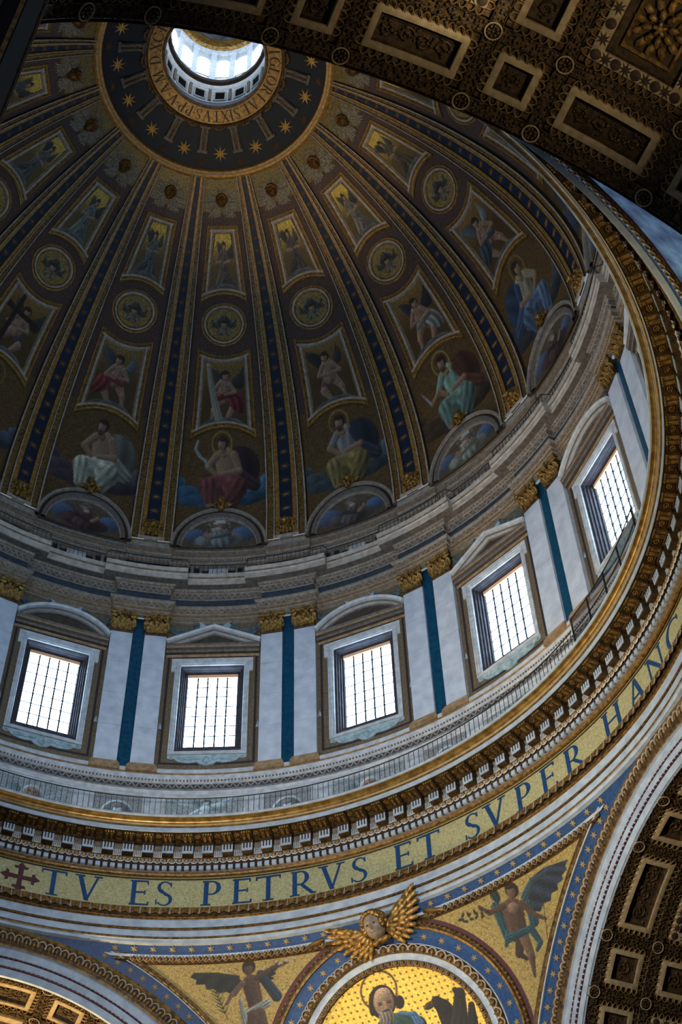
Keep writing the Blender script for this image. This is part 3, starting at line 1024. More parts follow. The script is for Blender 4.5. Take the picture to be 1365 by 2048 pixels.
upe_me, loe_me = gilt_edge(UP, BASE_UP), gilt_edge(LO, BASE_LO)
tt = np.linspace(0, 2 * math.pi, 49)[:-1]
ro = MB()
circ = np.stack([1.48 * np.cos(tt), a2y(39.75) + 1.48 * np.sin(tt)], 1)
loops(ro, circ, [(0, 0), (0.02, 0.09), (0.09, 0.1), (0.11, 0.05), (0.17, 0.05), (0.19, 0.12), (0.31, 0.12), (0.33, 0.05), (0.42, 0.03), (0.44, 0.0)], dome_xy, [3, 3, 3, 1, 1, 2, 2, 1, 3])
ro_me = ro.mesh('frame', FR, BASE_RO)

# lunette arch at the foot of each bay
YB = a2y(-2.3)


def lun(hw, h, n=31):
    t = np.linspace(0, math.pi, n)
    return np.stack([hw * np.cos(t), YB + h * np.sin(t)], 1)


lu = MB()
ps = [(2.88, 3.58, 0.0), (2.88, 3.58, 0.20), (2.82, 3.50, 0.26), (2.70, 3.37, 0.24), (2.66, 3.33, 0.12), (2.50, 3.16, 0.10), (2.48, 3.13, 0.20), (2.30, 2.80, 0.20), (2.26, 2.74, 0.14), (2.20, 2.62, 0.14), (2.17, 2.58, 0.0)]
G = np.stack([dome_xy(lun(a, b)[:, 0], lun(a, b)[:, 1], h) for a, b, h in ps])
lu.grid(G, [1, 1, 1, 1, 0, 2, 2, 2, 1, 1])
BASE_LU = dome(0, -2.3)
lu_me = lu.mesh('arch', [BROWN, UP_STUCCO, UP_GREY], BASE_LU)

SEATED = {
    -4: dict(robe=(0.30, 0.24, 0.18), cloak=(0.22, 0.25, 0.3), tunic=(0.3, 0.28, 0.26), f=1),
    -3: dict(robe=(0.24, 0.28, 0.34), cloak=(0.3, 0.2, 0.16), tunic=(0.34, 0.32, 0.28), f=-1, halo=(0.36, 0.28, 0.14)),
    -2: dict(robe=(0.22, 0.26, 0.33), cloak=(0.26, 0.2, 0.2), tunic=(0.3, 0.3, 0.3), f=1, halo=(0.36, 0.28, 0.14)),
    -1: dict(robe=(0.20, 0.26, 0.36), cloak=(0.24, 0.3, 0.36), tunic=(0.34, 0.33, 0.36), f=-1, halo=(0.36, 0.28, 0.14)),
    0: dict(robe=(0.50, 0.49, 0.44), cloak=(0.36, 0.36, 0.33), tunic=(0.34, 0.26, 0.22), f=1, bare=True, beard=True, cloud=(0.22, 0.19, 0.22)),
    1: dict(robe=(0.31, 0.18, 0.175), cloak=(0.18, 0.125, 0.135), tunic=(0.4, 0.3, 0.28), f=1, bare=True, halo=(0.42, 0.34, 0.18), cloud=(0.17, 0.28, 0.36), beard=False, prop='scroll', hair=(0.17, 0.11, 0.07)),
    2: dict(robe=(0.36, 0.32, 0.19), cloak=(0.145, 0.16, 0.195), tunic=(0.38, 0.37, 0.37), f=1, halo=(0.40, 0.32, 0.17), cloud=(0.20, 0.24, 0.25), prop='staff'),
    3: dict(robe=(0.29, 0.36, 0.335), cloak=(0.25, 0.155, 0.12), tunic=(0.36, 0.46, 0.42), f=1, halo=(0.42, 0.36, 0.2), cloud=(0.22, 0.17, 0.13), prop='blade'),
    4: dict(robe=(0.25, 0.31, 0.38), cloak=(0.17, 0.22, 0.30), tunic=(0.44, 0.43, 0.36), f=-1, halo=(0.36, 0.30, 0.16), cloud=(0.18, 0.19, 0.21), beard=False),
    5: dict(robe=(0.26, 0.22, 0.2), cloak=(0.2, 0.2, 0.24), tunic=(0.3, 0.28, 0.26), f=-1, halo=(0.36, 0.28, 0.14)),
}
SEAT_DESC = {-2: 'dark slate robed seated figure', -1: 'seated figure in blue-grey robes', 0: 'bare-chested seated figure in pale white drapery', 1: 'bare-chested figure in dark red with a curling scroll',
             2: 'bearded seated figure in ochre holding a staff', 3: 'haloed seated figure in sea-green with a blade', 4: 'haloed seated figure in a blue mantle', 5: 'dim brown seated figure'}
LO_KW = {0: dict(robe=(0.34, 0.13, 0.12), bare=True, sash=(0.34, 0.13, 0.12), wing=(0.24, 0.26, 0.27)), 1: dict(robe=(0.26, 0.16, 0.14), bare=True, prop='shaft', sash=(0.30, 0.10, 0.11)),
         2: dict(robe=(0.30, 0.22, 0.18), bare=True, wing=(0.16, 0.14, 0.14)), 3: dict(robe=(0.33, 0.25, 0.21), bare=True, wing=(0.13, 0.13, 0.16), sash=(0.36, 0.36, 0.34)),
         4: dict(robe=(0.20, 0.26, 0.28), bare=True, wing=(0.30, 0.33, 0.33), sash=(0.16, 0.2, 0.22)), -1: dict(robe=(0.2, 0.2, 0.24), bare=True, prop='beams')}
UPC = {0: (0.27, 0.27, 0.26), 1: (0.27, 0.23, 0.20), 2: (0.235, 0.205, 0.18), 3: (0.32, 0.30, 0.27), 4: (0.26, 0.22, 0.17), -1: (0.31, 0.31, 0.29), -2: (0.26, 0.26, 0.25)}
LO_DESC = {-4: 'angel in shadow', -3: 'angel in shadow with dark wings', -2: 'angel in slate drapery', -1: 'angel carrying dark wooden beams', 0: 'angel in red drapery over white clouds', 1: 'angel grasping a pale marble shaft',
           2: 'brown angel with dark wings', 3: 'angel with white cloth', 4: 'angel with pale outspread wing', 5: 'dark angel'}
for k in BAYS:
    phi = 22.5 * k
    f = 1 if k % 2 else -1
    big = -3 <= k <= 5
    # seated figure (flat mosaic between the lunette and the framed panel)
    if k >= -2:
        nx, ny = (78, 100) if -1 <= k <= 4 else (30, 40)
        U, V_ = np.meshgrid(np.linspace(-1, 1, nx), np.linspace(0.0, 1, ny))
        A = 1.2 + (22.6 - 1.2) * V_
        G = dome(U * 7.62, A, 0.025)
        P = Paint(U / 1.2, (V_ - 0.245) * 1.98, (0.235, 0.175, 0.095), 0.2, 0.016)
        kw = dict(SEATED[k])
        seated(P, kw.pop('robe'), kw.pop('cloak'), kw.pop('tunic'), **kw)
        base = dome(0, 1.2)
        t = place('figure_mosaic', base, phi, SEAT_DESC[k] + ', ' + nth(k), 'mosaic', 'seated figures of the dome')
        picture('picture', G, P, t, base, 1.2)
    # lunette
    if k >= -1:
        t = place('lunette', BASE_LU, phi, 'half-round mosaic bust under a grey arch, ' + nth(k), 'lunette', 'lunettes at the foot of the dome')
        link('arch', lu_me, t)
        th_, q_ = np.meshgrid(np.linspace(0, math.pi, 44), np.linspace(0.02, 1, 22))
        X, Y = 2.19 * q_ * np.cos(th_), 2.60 * q_ * np.sin(th_)
        P = Paint(X, Y - 0.45, (0.22, 0.19, 0.15), 0.15, 0.035)
        blu = (0.22, 0.27, 0.35)
        P.ell((-1.5 * f, 0.7), 0.7, 0.6, blu)
        P.ell((1.4 * f, 0.8), 0.8, 0.7, blu)
        c_ = [(0.24, 0.17, 0.17), (0.36, 0.37, 0.37), (0.27, 0.25, 0.24), (0.42, 0.42, 0.38)][k % 4]
        P.ell((0.0, 0.3), 1.5, 0.75, np.array(c_) * 0.8, 0.1 * f, 0.15)
        P.cap((0.1 * f, 0.2), (-0.1 * f, 1.15), 0.6, 0.4, c_, 0.18)
        P.cap((0.5 * f, 0.9), (-0.5 * f, 0.5), 0.22, 0.15, np.array(c_) * 0.7, 0.1)
        P.cap((-0.5 * f, 0.6), (-0.8 * f, 1.0), 0.16, 0.1, SKIN)
        head(P, (-0.05 * f, 1.62), 0.34, look=-f * 0.5, beard=True, halo=(0.36, 0.34, 0.26) if k % 2 else None, hair=(0.3, 0.28, 0.26))
        if k in (1, 3):
            P.poly([(-0.38, 1.85), (0.34, 1.85), (0.2, 2.3), (-0.05, 2.52), (-0.3, 2.3)], (0.46, 0.47, 0.46))
        picture('picture', dome_xy(X, YB + Y, 0.06), P, t, BASE_LU, 1.25)
        t = thing_at('cherub_keystone', dome_frame(phi, 6.9, 0.22), 'small gilded winged cherub crowning the lunette, ' + nth(k), 'cherub', 'cherub keystones')
        link('cherub_head', kh_me, t)
        link('scroll_body', kb_me, t)
        for m_ in kws:
            link('wing', m_, t)
    # framed lower panel
    t = place('angel_panel', BASE_LO, phi, LO_DESC[k] + ', large framed panel ' + nth(k), 'mosaic', 'large framed angel mosaics')
    link('frame', lo_me, t)
    link('gilt_fillet', loe_me, t)
    X, Y, U, V_ = quad_grid(*LO, 0.52, 54 if big else 24, 84 if big else 36)
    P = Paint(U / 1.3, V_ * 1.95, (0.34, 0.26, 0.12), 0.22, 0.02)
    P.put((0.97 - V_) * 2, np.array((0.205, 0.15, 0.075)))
    kw = dict(LO_KW.get(k, dict(robe=(0.22, 0.22, 0.23), bare=True)))
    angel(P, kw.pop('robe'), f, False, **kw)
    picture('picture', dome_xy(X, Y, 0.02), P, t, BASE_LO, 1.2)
    # roundel
    t = place('seraph_roundel', BASE_RO, phi, 'round mosaic of a winged face, ' + nth(k), 'roundel', 'seraph roundels')
    link('frame', ro_me, t)
    th_, q_ = np.meshgrid(np.linspace(0, 2 * math.pi, 49), np.linspace(0.0, 1, 22))
    X, Y = q_ * np.cos(th_), q_ * np.sin(th_)
    P = Paint(X / 1.2, Y / 1.2, (0.36, 0.29, 0.14), 0.25, 0.035)
    seraph(P)
    picture('picture', dome_xy(1.06 * X, a2y(39.75) + 1.06 * Y, 0.02), P, t, BASE_RO, 1.2)
    # framed upper panel
    t = place('kneeling_angel_panel', BASE_UP, phi, 'praying robed angel, small framed panel ' + nth(k), 'mosaic', 'small framed angel mosaics')
    link('frame', up_me, t)
    link('gilt_fillet', upe_me, t)
    X, Y, U, V_ = quad_grid(*UP, 0.5, 44, 70)
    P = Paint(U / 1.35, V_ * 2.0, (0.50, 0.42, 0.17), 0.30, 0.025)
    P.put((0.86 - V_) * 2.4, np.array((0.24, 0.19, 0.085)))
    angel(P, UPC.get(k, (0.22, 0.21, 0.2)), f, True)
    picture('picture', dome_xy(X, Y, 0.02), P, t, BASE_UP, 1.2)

# lion masks at the foot of the ribs
for k in range(-2, 6):
    phi = -11.25 + 22.5 * k
    t = thing_at('lion_mask', dome_frame(phi, 1.1, 0.12), 'gilded lion head at the foot of the %s starry rib from the right' % ['eighth', 'seventh', 'sixth', 'fifth', 'fourth', 'third', 'second', 'first'][k + 2], 'lion mask', 'lion masks')
    t.scale = (1.15, 1.15, 1.15)
    link('lion_head', lh_me, t)
    link('mouth_ring', lr_me, t)
# pale closing strip at the foot of each rib
rf = MB()
rf.grid(np.stack([dome(np.linspace(-2.2, 2.2, 7), np.full(7, a), o) for a, o in ((-1.7, 0.2), (-1.6, 0.3), (-1.2, 0.3), (-1.1, 0.2))]))
rf_me = rf.mesh('rib_foot', [LINE])
for k in range(16):
    link('rib_foot', rf_me, ceiling, None, -(11.25 + 22.5 * k) * D)


# ================================================================== upper entablature of the drum
def breaks(mb, prof, mi, half, delta, k0=0, k1=16, n=6, extra=0.0):
    """ring moulding that steps forward by delta over each pilaster pair. prof: (r, z); half: break half-angle of a point at r=20.6, widened with projection"""
    prof = np.asarray(prof, float)
    cols = []
    for k in range(k0, k1):
        c0 = 22.5 * k - 11.25
        hb = half + (20.95 - prof[:, 0]) * extra
        for t in np.linspace(-1, 1, n):
            cols.append((c0 + hb * t, np.full(len(prof), -delta)))
        for t in np.linspace(0, 1, n):
            cols.append((c0 + hb + (22.5 - 2 * hb) * t, np.zeros(len(prof))))
    c0 = 22.5 * k1 - 11.25
    cols.append((np.full(len(prof), c0) - (half + (20.95 - prof[:, 0]) * extra), np.full(len(prof), -delta)))
    G = np.stack([np.stack([(prof[:, 0] + d) * np.sin(p * D), (prof[:, 0] + d) * np.cos(p * D), prof[:, 1]], -1) for p, d in cols], 1)
    mb.grid(G, mi)
    return mb


ent = root('trim_1', 'grey and gilt entablature stepping forward over the pilaster pairs', 'entablature')
mb = MB()
PR = [(21.1, 65.02), (20.93, 65.04), (20.93, 65.16), (20.87, 65.19), (20.87, 65.34), (20.80, 65.38), (20.80, 65.58), (20.72, 65.62), (20.70, 65.94), (20.60, 66.02), (20.60, 66.12), (20.92, 66.14), (20.92, 66.98),
      (20.88, 67.02), (20.84, 67.42), (20.78, 67.46), (20.76, 67.58), (20.70, 67.68), (20.36, 67.69)]
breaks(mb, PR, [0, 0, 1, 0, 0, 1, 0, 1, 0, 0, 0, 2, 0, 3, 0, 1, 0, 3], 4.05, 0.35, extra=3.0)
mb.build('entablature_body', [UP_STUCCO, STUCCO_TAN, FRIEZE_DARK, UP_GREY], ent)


def zigzag(prof_r, z0, z1, step_m, wd, proud, half, delta, k0=-2, k1=6, arch=False):
    """row of small pointed arches along the stepped ring"""
    mb_ = MB()
    for k in range(k0, k1):
        c0 = 22.5 * k - 11.25
        for a0, a1, d in ((c0 - half, c0 + half, -delta), (c0 + half, c0 + 22.5 - half, 0.0)):
            r = prof_r + d - proud
            n = max(2, int(round((a1 - a0) * D * r / step_m)))
            for i in range(n):
                b0, b2 = a0 + (a1 - a0) * i / n, a0 + (a1 - a0) * (i + 1) / n
                b1 = (b0 + b2) / 2
                dw = wd / r / D
                for (pa, za), (pb, zb) in (((b0 + dw * .4, z0), (b1, z1)), ((b1, z1), (b2 - dw * .4, z0))):
                    V = []
                    for dd in (0, proud + 0.02):
                        V += [cyl(r + dd, pa - dw / 2, za), cyl(r + dd, pa + dw / 2, za), cyl(r + dd, pb + dw / 2, zb), cyl(r + dd, pb - dw / 2, zb)]
                    mb_.add(V, [(0, 1, 2, 3), (0, 4, 5, 1), (1, 5, 6, 2), (2, 6, 7, 3), (3, 7, 4, 0)])
    return mb_


o = zigzag(20.70, 65.64, 65.92, 0.34, 0.05, 0.03, 4.6, 0.35).build('arch_ornament', LINE, ent, smooth=False)
o['kind'] = 'stuff'
o = zigzag(20.86, 67.06, 67.4, 0.34, 0.05, 0.03, 4.2, 0.35).build('arch_ornament', LINE, ent, smooth=False)
o['kind'] = 'stuff'


def bead_row(r, z, step_m, size, half, delta, k0=-2, k1=6):
    mb_ = MB()
    for k in range(k0, k1):
        c0 = 22.5 * k - 11.25
        for a0, a1, d in ((c0 - half, c0 + half, -delta), (c0 + half, c0 + 22.5 - half, 0.0)):
            rr_ = r + d
            n = max(2, int(round((a1 - a0) * D * rr_ / step_m)))
            for i in range(n):
                p = a0 + (a1 - a0) * (i + .5) / n
                q = size / rr_ / D
                V = [cyl(rr_ - size * .8, p - q, z - size), cyl(rr_ - size * .8, p + q, z - size), cyl(rr_ - size * .8, p + q, z + size), cyl(rr_ - size * .8, p - q, z + size),
                     cyl(rr_ + .03, p - q, z - size), cyl(rr_ + .03, p + q, z - size), cyl(rr_ + .03, p + q, z + size), cyl(rr_ + .03, p - q, z + size)]
                mb_.add(V, [(0, 1, 2, 3), (0, 4, 5, 1), (1, 5, 6, 2), (2, 6, 7, 3), (3, 7, 4, 0)])
    return mb_


for r, z, st, sz, m_ in ((20.86, 65.27, 0.15, 0.045, TAN_GOLD), (20.79, 65.48, 0.15, 0.05, TAN_GOLD), (20.75, 67.56, 0.22, 0.055, LINE)):
    o = bead_row(r, z, st, sz, 4.4, 0.35).build('bead_row', m_, ent, smooth=False)
    o['kind'] = 'stuff'

# projecting slab built of stones
slab_p = [(21.0, 67.69), (20.36, 67.70), (20.30, 67.72), (20.30, 68.05), (20.24, 68.09), (20.24, 68.16), (20.20, 68.2), (20.16, 68.48), (20.24, 68.54), (20.95, 68.62)]


def slab_stone(a0, a1, d):
    m_ = MB()
    ph = np.linspace(a0 + 0.012, a1 - 0.012, 4)
    lathe(m_, [(r + d, z) for r, z in slab_p], ph, [2, 0, 0, 0, 1, 1, 0, 0, 0])
    for ph_ in (a0 + 0.012, a1 - 0.012):
        V = [cyl(r + d, ph_, z) for r, z in slab_p]
        m_.add(V, [tuple(range(len(V)))])
    return m_


fw = [slab_stone(-6.65 + 13.3 * i / 4, -6.65 + 13.3 * (i + 1) / 4, -0.38).mesh('cornice_stone', [TRAV, STUCCO_TAN, UP_GREY]) for i in range(4)]
rc_ = [slab_stone(6.65 + 9.2 * i / 3, 6.65 + 9.2 * (i + 1) / 3, 0.0).mesh('cornice_stone', [TRAV, STUCCO_TAN, UP_GREY]) for i in range(3)]
for k in range(16):
    for m_ in fw + rc_:
        link('cornice_stone', m_, ent, None, -(22.5 * k - 11.25) * D)

# attic above, with its dark panels and the ledge that carries the dome
att = root('wall_attic', 'dark panelled attic ring behind the upper railing', 'wall')
mb = MB()
lathe(mb, [(20.95, 68.55), (20.95, 70.1)], np.linspace(-180, 180, 145), 0)
mb.build('attic_wall', DARKBLUE_WALL, att)
ap = MB()
for x in (-2.35, -1.5, 1.5, 2.35):
    ap.box((x - 0.09, 20.70, 68.6), (x + 0.09, 20.95, 69.95))
loops(ap, [(-1.1, 68.9), (1.1, 68.9), (1.1, 69.75), (-1.1, 69.75)], [(0, 0), (0, 0.1), (0.12, 0.1), (0.14, 0.02)], lambda x, z, h: np.stack([x, 20.93 - h + 0 * x, z], -1), 0)
ap_me = ap.mesh('attic_panel', [STUCCO_GREY])
an = MB()
an.box((-0.55, 20.78, 69.0), (0.55, 20.92, 69.65))
an_me = an.mesh('attic_plaque', [STUCCO])
for k in range(16):
    link('attic_panel', ap_me, att, None, -22.5 * k * D)
    link('attic_plaque', an_me, att, None, -22.5 * k * D)

led = root('trim_2', 'pale and gilt ledge from which the dome springs', 'ledge')
mb = MB()
PR = [(20.95, 69.85), (20.85, 69.9), (20.83, 70.1), (20.74, 70.16), (20.72, 70.42), (20.62, 70.48), (20.60, 70.72), (20.50, 70.80), (20.46, 71.05), (20.42, 71.1), (20.42, 71.26), (20.7, 71.3)]
breaks(mb, PR, [2, 1, 0, 2, 0, 1, 2, 0, 0, 1, 0], 3.35, 0.16, extra=1.0)
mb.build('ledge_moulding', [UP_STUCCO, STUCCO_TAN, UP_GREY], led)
for r, z, st, sz, m_ in ((20.72, 70.3, 0.16, 0.045, LINE), (20.6, 70.6, 0.13, 0.04, TAN_GOLD), (20.42, 71.2, 0.13, 0.035, TAN_GOLD)):
    o = bead_row(r, z, st, sz, 3.5, 0.16).build('bead_row', m_, led, smooth=False)
    o['kind'] = 'stuff'


# railings
def railing(name, label, r_of, z0, z1, phis, step, parent_label, screen=None):
    t = root(name, label, 'railing', None)
    mb_ = MB()
    ph = np.asarray(phis)
    P_ = np.stack([cyl(r_of(p), p, z1) for p in ph])
    mb_.tube(P_, 0.03, 5)
    mb_.build('top_rail', IRON, t)
    bl = MB()
    bl.box((-0.011, -0.011, 0), (0.011, 0.011, z1 - z0))
    bl_me = bl.mesh('baluster', [IRON], smooth=False)
    p = ph[0]
    while p < ph[-1]:
        o_ = link('baluster', bl_me, t)
        o_.matrix_local = polar(p, r_of(p), z0)
        p += step
    return t


r1 = railing('railing', 'thin black iron railing along the great gilded cornice', lambda p: 18.85, 49.12, 50.35, np.linspace(-34, 84, 90), 0.775, '')
sg = MB()
ph = np.linspace(84.5, 104, 12)
for p in (84.5, 88.5, 93.0, 97.5, 103.5):
    a = cyl(18.85, p, 49.1)
    sg.box((a[0] - 0.03, a[1] - 0.03, 49.1), (a[0] + 0.03, a[1] + 0.03, 51.0))
for z in (50.15, 51.0):
    sg.tube([cyl(18.85, p, z) for p in ph], 0.028, 5)
ts = root('safety_screen', 'black netted safety screen on the cornice before the rightmost window', 'screen', None)
sg.build('post_frame', IRON, ts)
sn = MB()
lathe(sn, [(18.86, 49.1), (18.86, 51.0)], ph)
sn.build('netting', MESH, ts)


def slab_r(p):
    q = abs(((p + 11.25) % 22.5 + 22.5) % 22.5)
    q = min(q, 22.5 - q)
    return 20.0 if q < 6.5 else 20.38


pl = []
for k in range(-2, 6):
    c0 = 22.5 * k - 11.25
    pl += [c0 - 6.3, c0 - 2, c0 + 2, c0 + 6.3, c0 + 6.8, c0 + 11.25, c0 + 15.7]
railing('railing', 'black iron railing stepping along the upper cornice below the dome', slab_r, 68.5, 69.45, pl, 0.72, '')

# ================================================================== drum wall, windows, pilasters
drum = root('wall_drum', 'drum wall with gilt ground and dark borders around sixteen windows', 'wall')
mb = MB()
RW = 21.0
hx = 1.86
zt = [53.3, 55.3, 61.7, 65.2]
ang = lambda x: math.asin(x / RW) / D
for a0, a1, z0, z1 in ((-11.3, -ang(hx), 53.3, 65.2), (ang(hx), 11.3, 53.3, 65.2), (-ang(hx), ang(hx), 53.3, 55.3), (-ang(hx), ang(hx), 61.7, 65.2)):
    lathe(mb, [(RW, z0), (RW, z1)], np.linspace(a0, a1, 5), 0)
# dark border bands
for x0, x1, z0, z1 in ((2.28, 2.40, 54.6, 64.0), (-2.40, -2.28, 54.6, 64.0), (-2.4, 2.4, 54.5, 54.62), (2.62, 2.80, 54.0, 65.0), (-2.80, -2.62, 54.0, 65.0)):
    n = 7
    G = np.array([[[x, math.sqrt((RW - 0.02) ** 2 - x * x), z] for x in np.linspace(x0, x1, n)] for z in (z0, z1)])
    mb.grid(G, 1)
wall_me = mb.mesh('wall_bay', [WALL_BROWN, WALL_DARK])
for k in range(16):
    link('wall_bay', wall_me, drum, None, -22.5 * k * D)
lf = MB()
lathe(lf, [(21.0, 53.25), (20.72, 53.28), (20.70, 53.55), (20.62, 53.6), (20.62, 53.85), (20.75, 53.9), (21.0, 53.95)], np.linspace(-180, 180, 145), [0, 0, 1, 0, 0, 0])
lf.build('drum_plinth', [STUCCO, TAN_GOLD], drum)

WINW = ['leftmost', 'second from left', 'middle', 'fourth from left', 'rightmost']


def wplane(depth):
    return lambda x, z, h: np.stack([x, depth - h + 0 * x, z], -1)


# frame with ears
ear = [(-1.97, 55.12), (1.97, 55.12), (1.97, 61.2), (2.15, 61.2), (2.15, 62.1), (-2.15, 62.1), (-2.15, 61.2), (-1.97, 61.2)]
fr = MB()
loops(fr, [(-1.98, 55.12), (1.98, 55.12), (1.98, 61.98), (-1.98, 61.98)], [(0, 0.0), (0.0, 0.16), (0.07, 0.18), (0.09, 0.13), (0.19, 0.13), (0.21, 0.09), (0.28, 0.08), (0.30, 0.0)], wplane(20.98), 0)
for sx in (-1, 1):
    fr.box((sx * 2.17 if sx < 0 else 1.95, 20.82, 61.15), (-1.95 if sx < 0 else 2.17, 20.98, 62.0), 0)
fr.box((-2.17, 20.80, 61.9), (2.17, 20.98, 62.12), 0)
fr_me = fr.mesh('frame', [STUCCO])
# stepped reveal running back to the glass
rv = MB()
R0 = [(-1.70, 55.42), (1.70, 55.42), (1.70, 61.70), (-1.70, 61.70)]
R1 = [(-1.66, 55.50), (1.66, 55.50), (1.66, 61.62), (-1.66, 61.62)]
R2 = [(-1.34, 56.25), (1.34, 56.25), (1.34, 61.55), (-1.34, 61.55)]
stepsR = [(R0, 20.98), (R1, 21.0), (R1, 21.06)]
Ra, Rb = np.array(R1), np.array(R2)
for i, t in enumerate((0.25, 0.25, 0.5, 0.5, 0.75, 0.75, 1.0)):
    stepsR.append(((Ra + (Rb - Ra) * t).tolist(), 21.06 + 0.52 * ((i + 1) // 2 + (i % 2 == 0) * 0.0) / 3.5))
rv.grid(np.stack([[(x, y, z) for x, z in R_] for R_, y in stepsR]), 0, True)
rv_me = rv.mesh('reveal', [REVEAL])
hd = MB()
hd.box((-1.34, 21.46, 61.30), (1.34, 21.62, 61.52))
hd_me = hd.mesh('window_head', [LIT_HEAD])
# panes and bars
PX = np.linspace(-1.30, 1.30, 6)
PZ = np.linspace(56.33, 61.36, 8)
pn = MB()
pn.box((-0.258, -0.01, -0.357), (0.258, 0.01, 0.357))
pn_me = pn.mesh('pane', [PANE], smooth=False)
vb, hb = MB(), MB()
vb.box((-0.040, -0.03, 56.30), (0.040, 0.03, 61.5))
for z in PZ[1:-1]:
    vb.ball((0, -0.02, z), 0.065, nu=6, nv=4)
vb_me = vb.mesh('glazing_bar', [IRON])
hb.box((-1.32, -0.018, -0.018), (1.32, 0.018, 0.018))
hb_me = hb.mesh('cross_bar', [IRON], smooth=False)
# apron with cherub face
apr = MB()
outl = [(-1.98, 55.12), (-1.98, 54.92), (-1.80, 54.86), (-1.62, 54.90), (-1.5, 54.74), (-1.15, 54.62), (-0.8, 54.60), (-0.5, 54.66), (-0.32, 54.5), (0, 54.40)]
outl = outl + [(-x, z) for x, z in outl[-2::-1]]
V = [(x, 20.90, z) for x, z in outl] + [(x, 20.99, z) for x, z in outl]
n = len(outl)
apr.add(V, [tuple(range(n))] + [(i, (i + 1) % n, n + (i + 1) % n, n + i) for i in range(n)])
for sx in (-1, 1):
    for q in range(4):
        apr.ball((sx * (0.42 + 0.2 * q), 20.88, 54.86 - 0.02 * q + 0.05 * (q % 2)), 0.16, 0.06, 0.07, 7, 4)
    apr.tube([(sx * (1.25 + 0.2 * math.cos(t) * (1 - t / 14)), 20.88, 54.86 + 0.14 * math.sin(t) * (1 - t / 14)) for t in np.linspace(0, 9, 20)], 0.03, 5)
    apr.tube([(sx * 1.86, 20.88, 54.98 + 0.0), (sx * 1.78, 20.87, 55.04), (sx * 1.72, 20.88, 54.96), (sx * 1.8, 20.88, 54.91)], 0.04, 5)
apr_me = apr.mesh('apron', [APRON])
af = face_head(MB(), (0, 0, 0), 0.2, curls=25, nu=14, nv=10)
Vv = af.verts()
af2 = MB()
af2.add(np.stack([Vv[:, 0], 20.9 - Vv[:, 2], 54.72 + Vv[:, 1]], -1), af.f)
af_me = af2.mesh('apron_cherub', [APRON])


# pediments
def sweep2(mb_, path, sect, mi):
    """sect: (offset outward from path, r) points; path in (x, z)"""
    P_ = np.asarray(path, float)
    d = np.gradient(P_, axis=0)
    d1 = np.vstack([P_[1] - P_[0], P_[1:] - P_[:-1]])
    d2 = np.vstack([P_[1:] - P_[:-1], P_[-1] - P_[-2]])
    d1 /= np.linalg.norm(d1, axis=1)[:, None]
    d2 /= np.linalg.norm(d2, axis=1)[:, None]
    n1 = np.stack([-d1[:, 1], d1[:, 0]], 1)
    n_ = n1 + np.stack([-d2[:, 1], d2[:, 0]], 1)
    n_ /= np.maximum((n_ * n1).sum(1), .3)[:, None]
    G = np.stack([np.stack([P_[:, 0] + n_[:, 0] * o_, np.full(len(P_), r), P_[:, 1] + n_[:, 1] * o_], -1) for o_, r in sect])
    mb_.grid(G, mi)
    for e in (0, -1):
        Vc = G[:, e]
        mb_.add(Vc, [tuple(range(len(Vc)))], 0)


SECT = [(-0.34, 20.98), (-0.34, 20.86), (-0.26, 20.82), (-0.24, 20.66), (-0.16, 20.60), (-0.13, 20.46), (0.0, 20.40), (0.06, 20.44), (0.06, 20.98)]
SMI = [1, 1, 0, 1, 0, 0, 0, 0]
tri_path = [(-2.55, 63.30), (0, 64.42), (2.55, 63.30)]
cu = 2.55
Rr = (cu * cu + 1.12 ** 2) / (2 * 1.12)
t0 = math.asin(cu / Rr)
cur_path = [(Rr * math.sin(t), 64.42 - Rr + Rr * math.cos(t)) for t in np.linspace(-t0, t0, 21)]
peds = {}
for kind, path in (('triangular', tri_path), ('curved', cur_path)):
    m_ = MB()
    sweep2(m_, path, SECT, SMI)
    # horizontal cornice under it
    sweep2(m_, [(-2.5, 62.98), (2.5, 62.98)], [(-0.72, 20.98), (-0.72, 20.84), (-0.55, 20.80), (-0.52, 20.66), (-0.38, 20.62), (-0.30, 20.5), (-0.2, 20.48), (-0.08, 20.44), (0, 20.48), (0.0, 20.98)], [2, 3, 2, 1, 2, 3, 1, 1, 0])
    pd_me = m_.mesh('pediment', [STUCCO, UP_GREY, TYMP, TAN_GOLD])  # bright rim and dark recess tones are painted shading for depth
    ty = MB()
    pts = [(-2.3, 62.98)] + [(x * 0.9, z - 0.3) for x, z in path] + [(2.3, 62.98)]
    V = [(x, 20.93, z) for x, z in pts]
    ty.add(V, [tuple(range(len(V)))])
    inn = [(x * 0.62, 62.98 + (z - 62.98) * 0.62 + 0.12) for x, z in pts]
    V = [(x, 20.88, z) for x, z in inn] + [(x, 20.93, z) for x, z in inn]
    n = len(inn)
    ty.add(V, [tuple(range(n))] + [(i, (i + 1) % n, n + (i + 1) % n, n + i) for i in range(n)], 0)
    peds[kind] = (pd_me, ty.mesh('tympanum', [TYMP]))
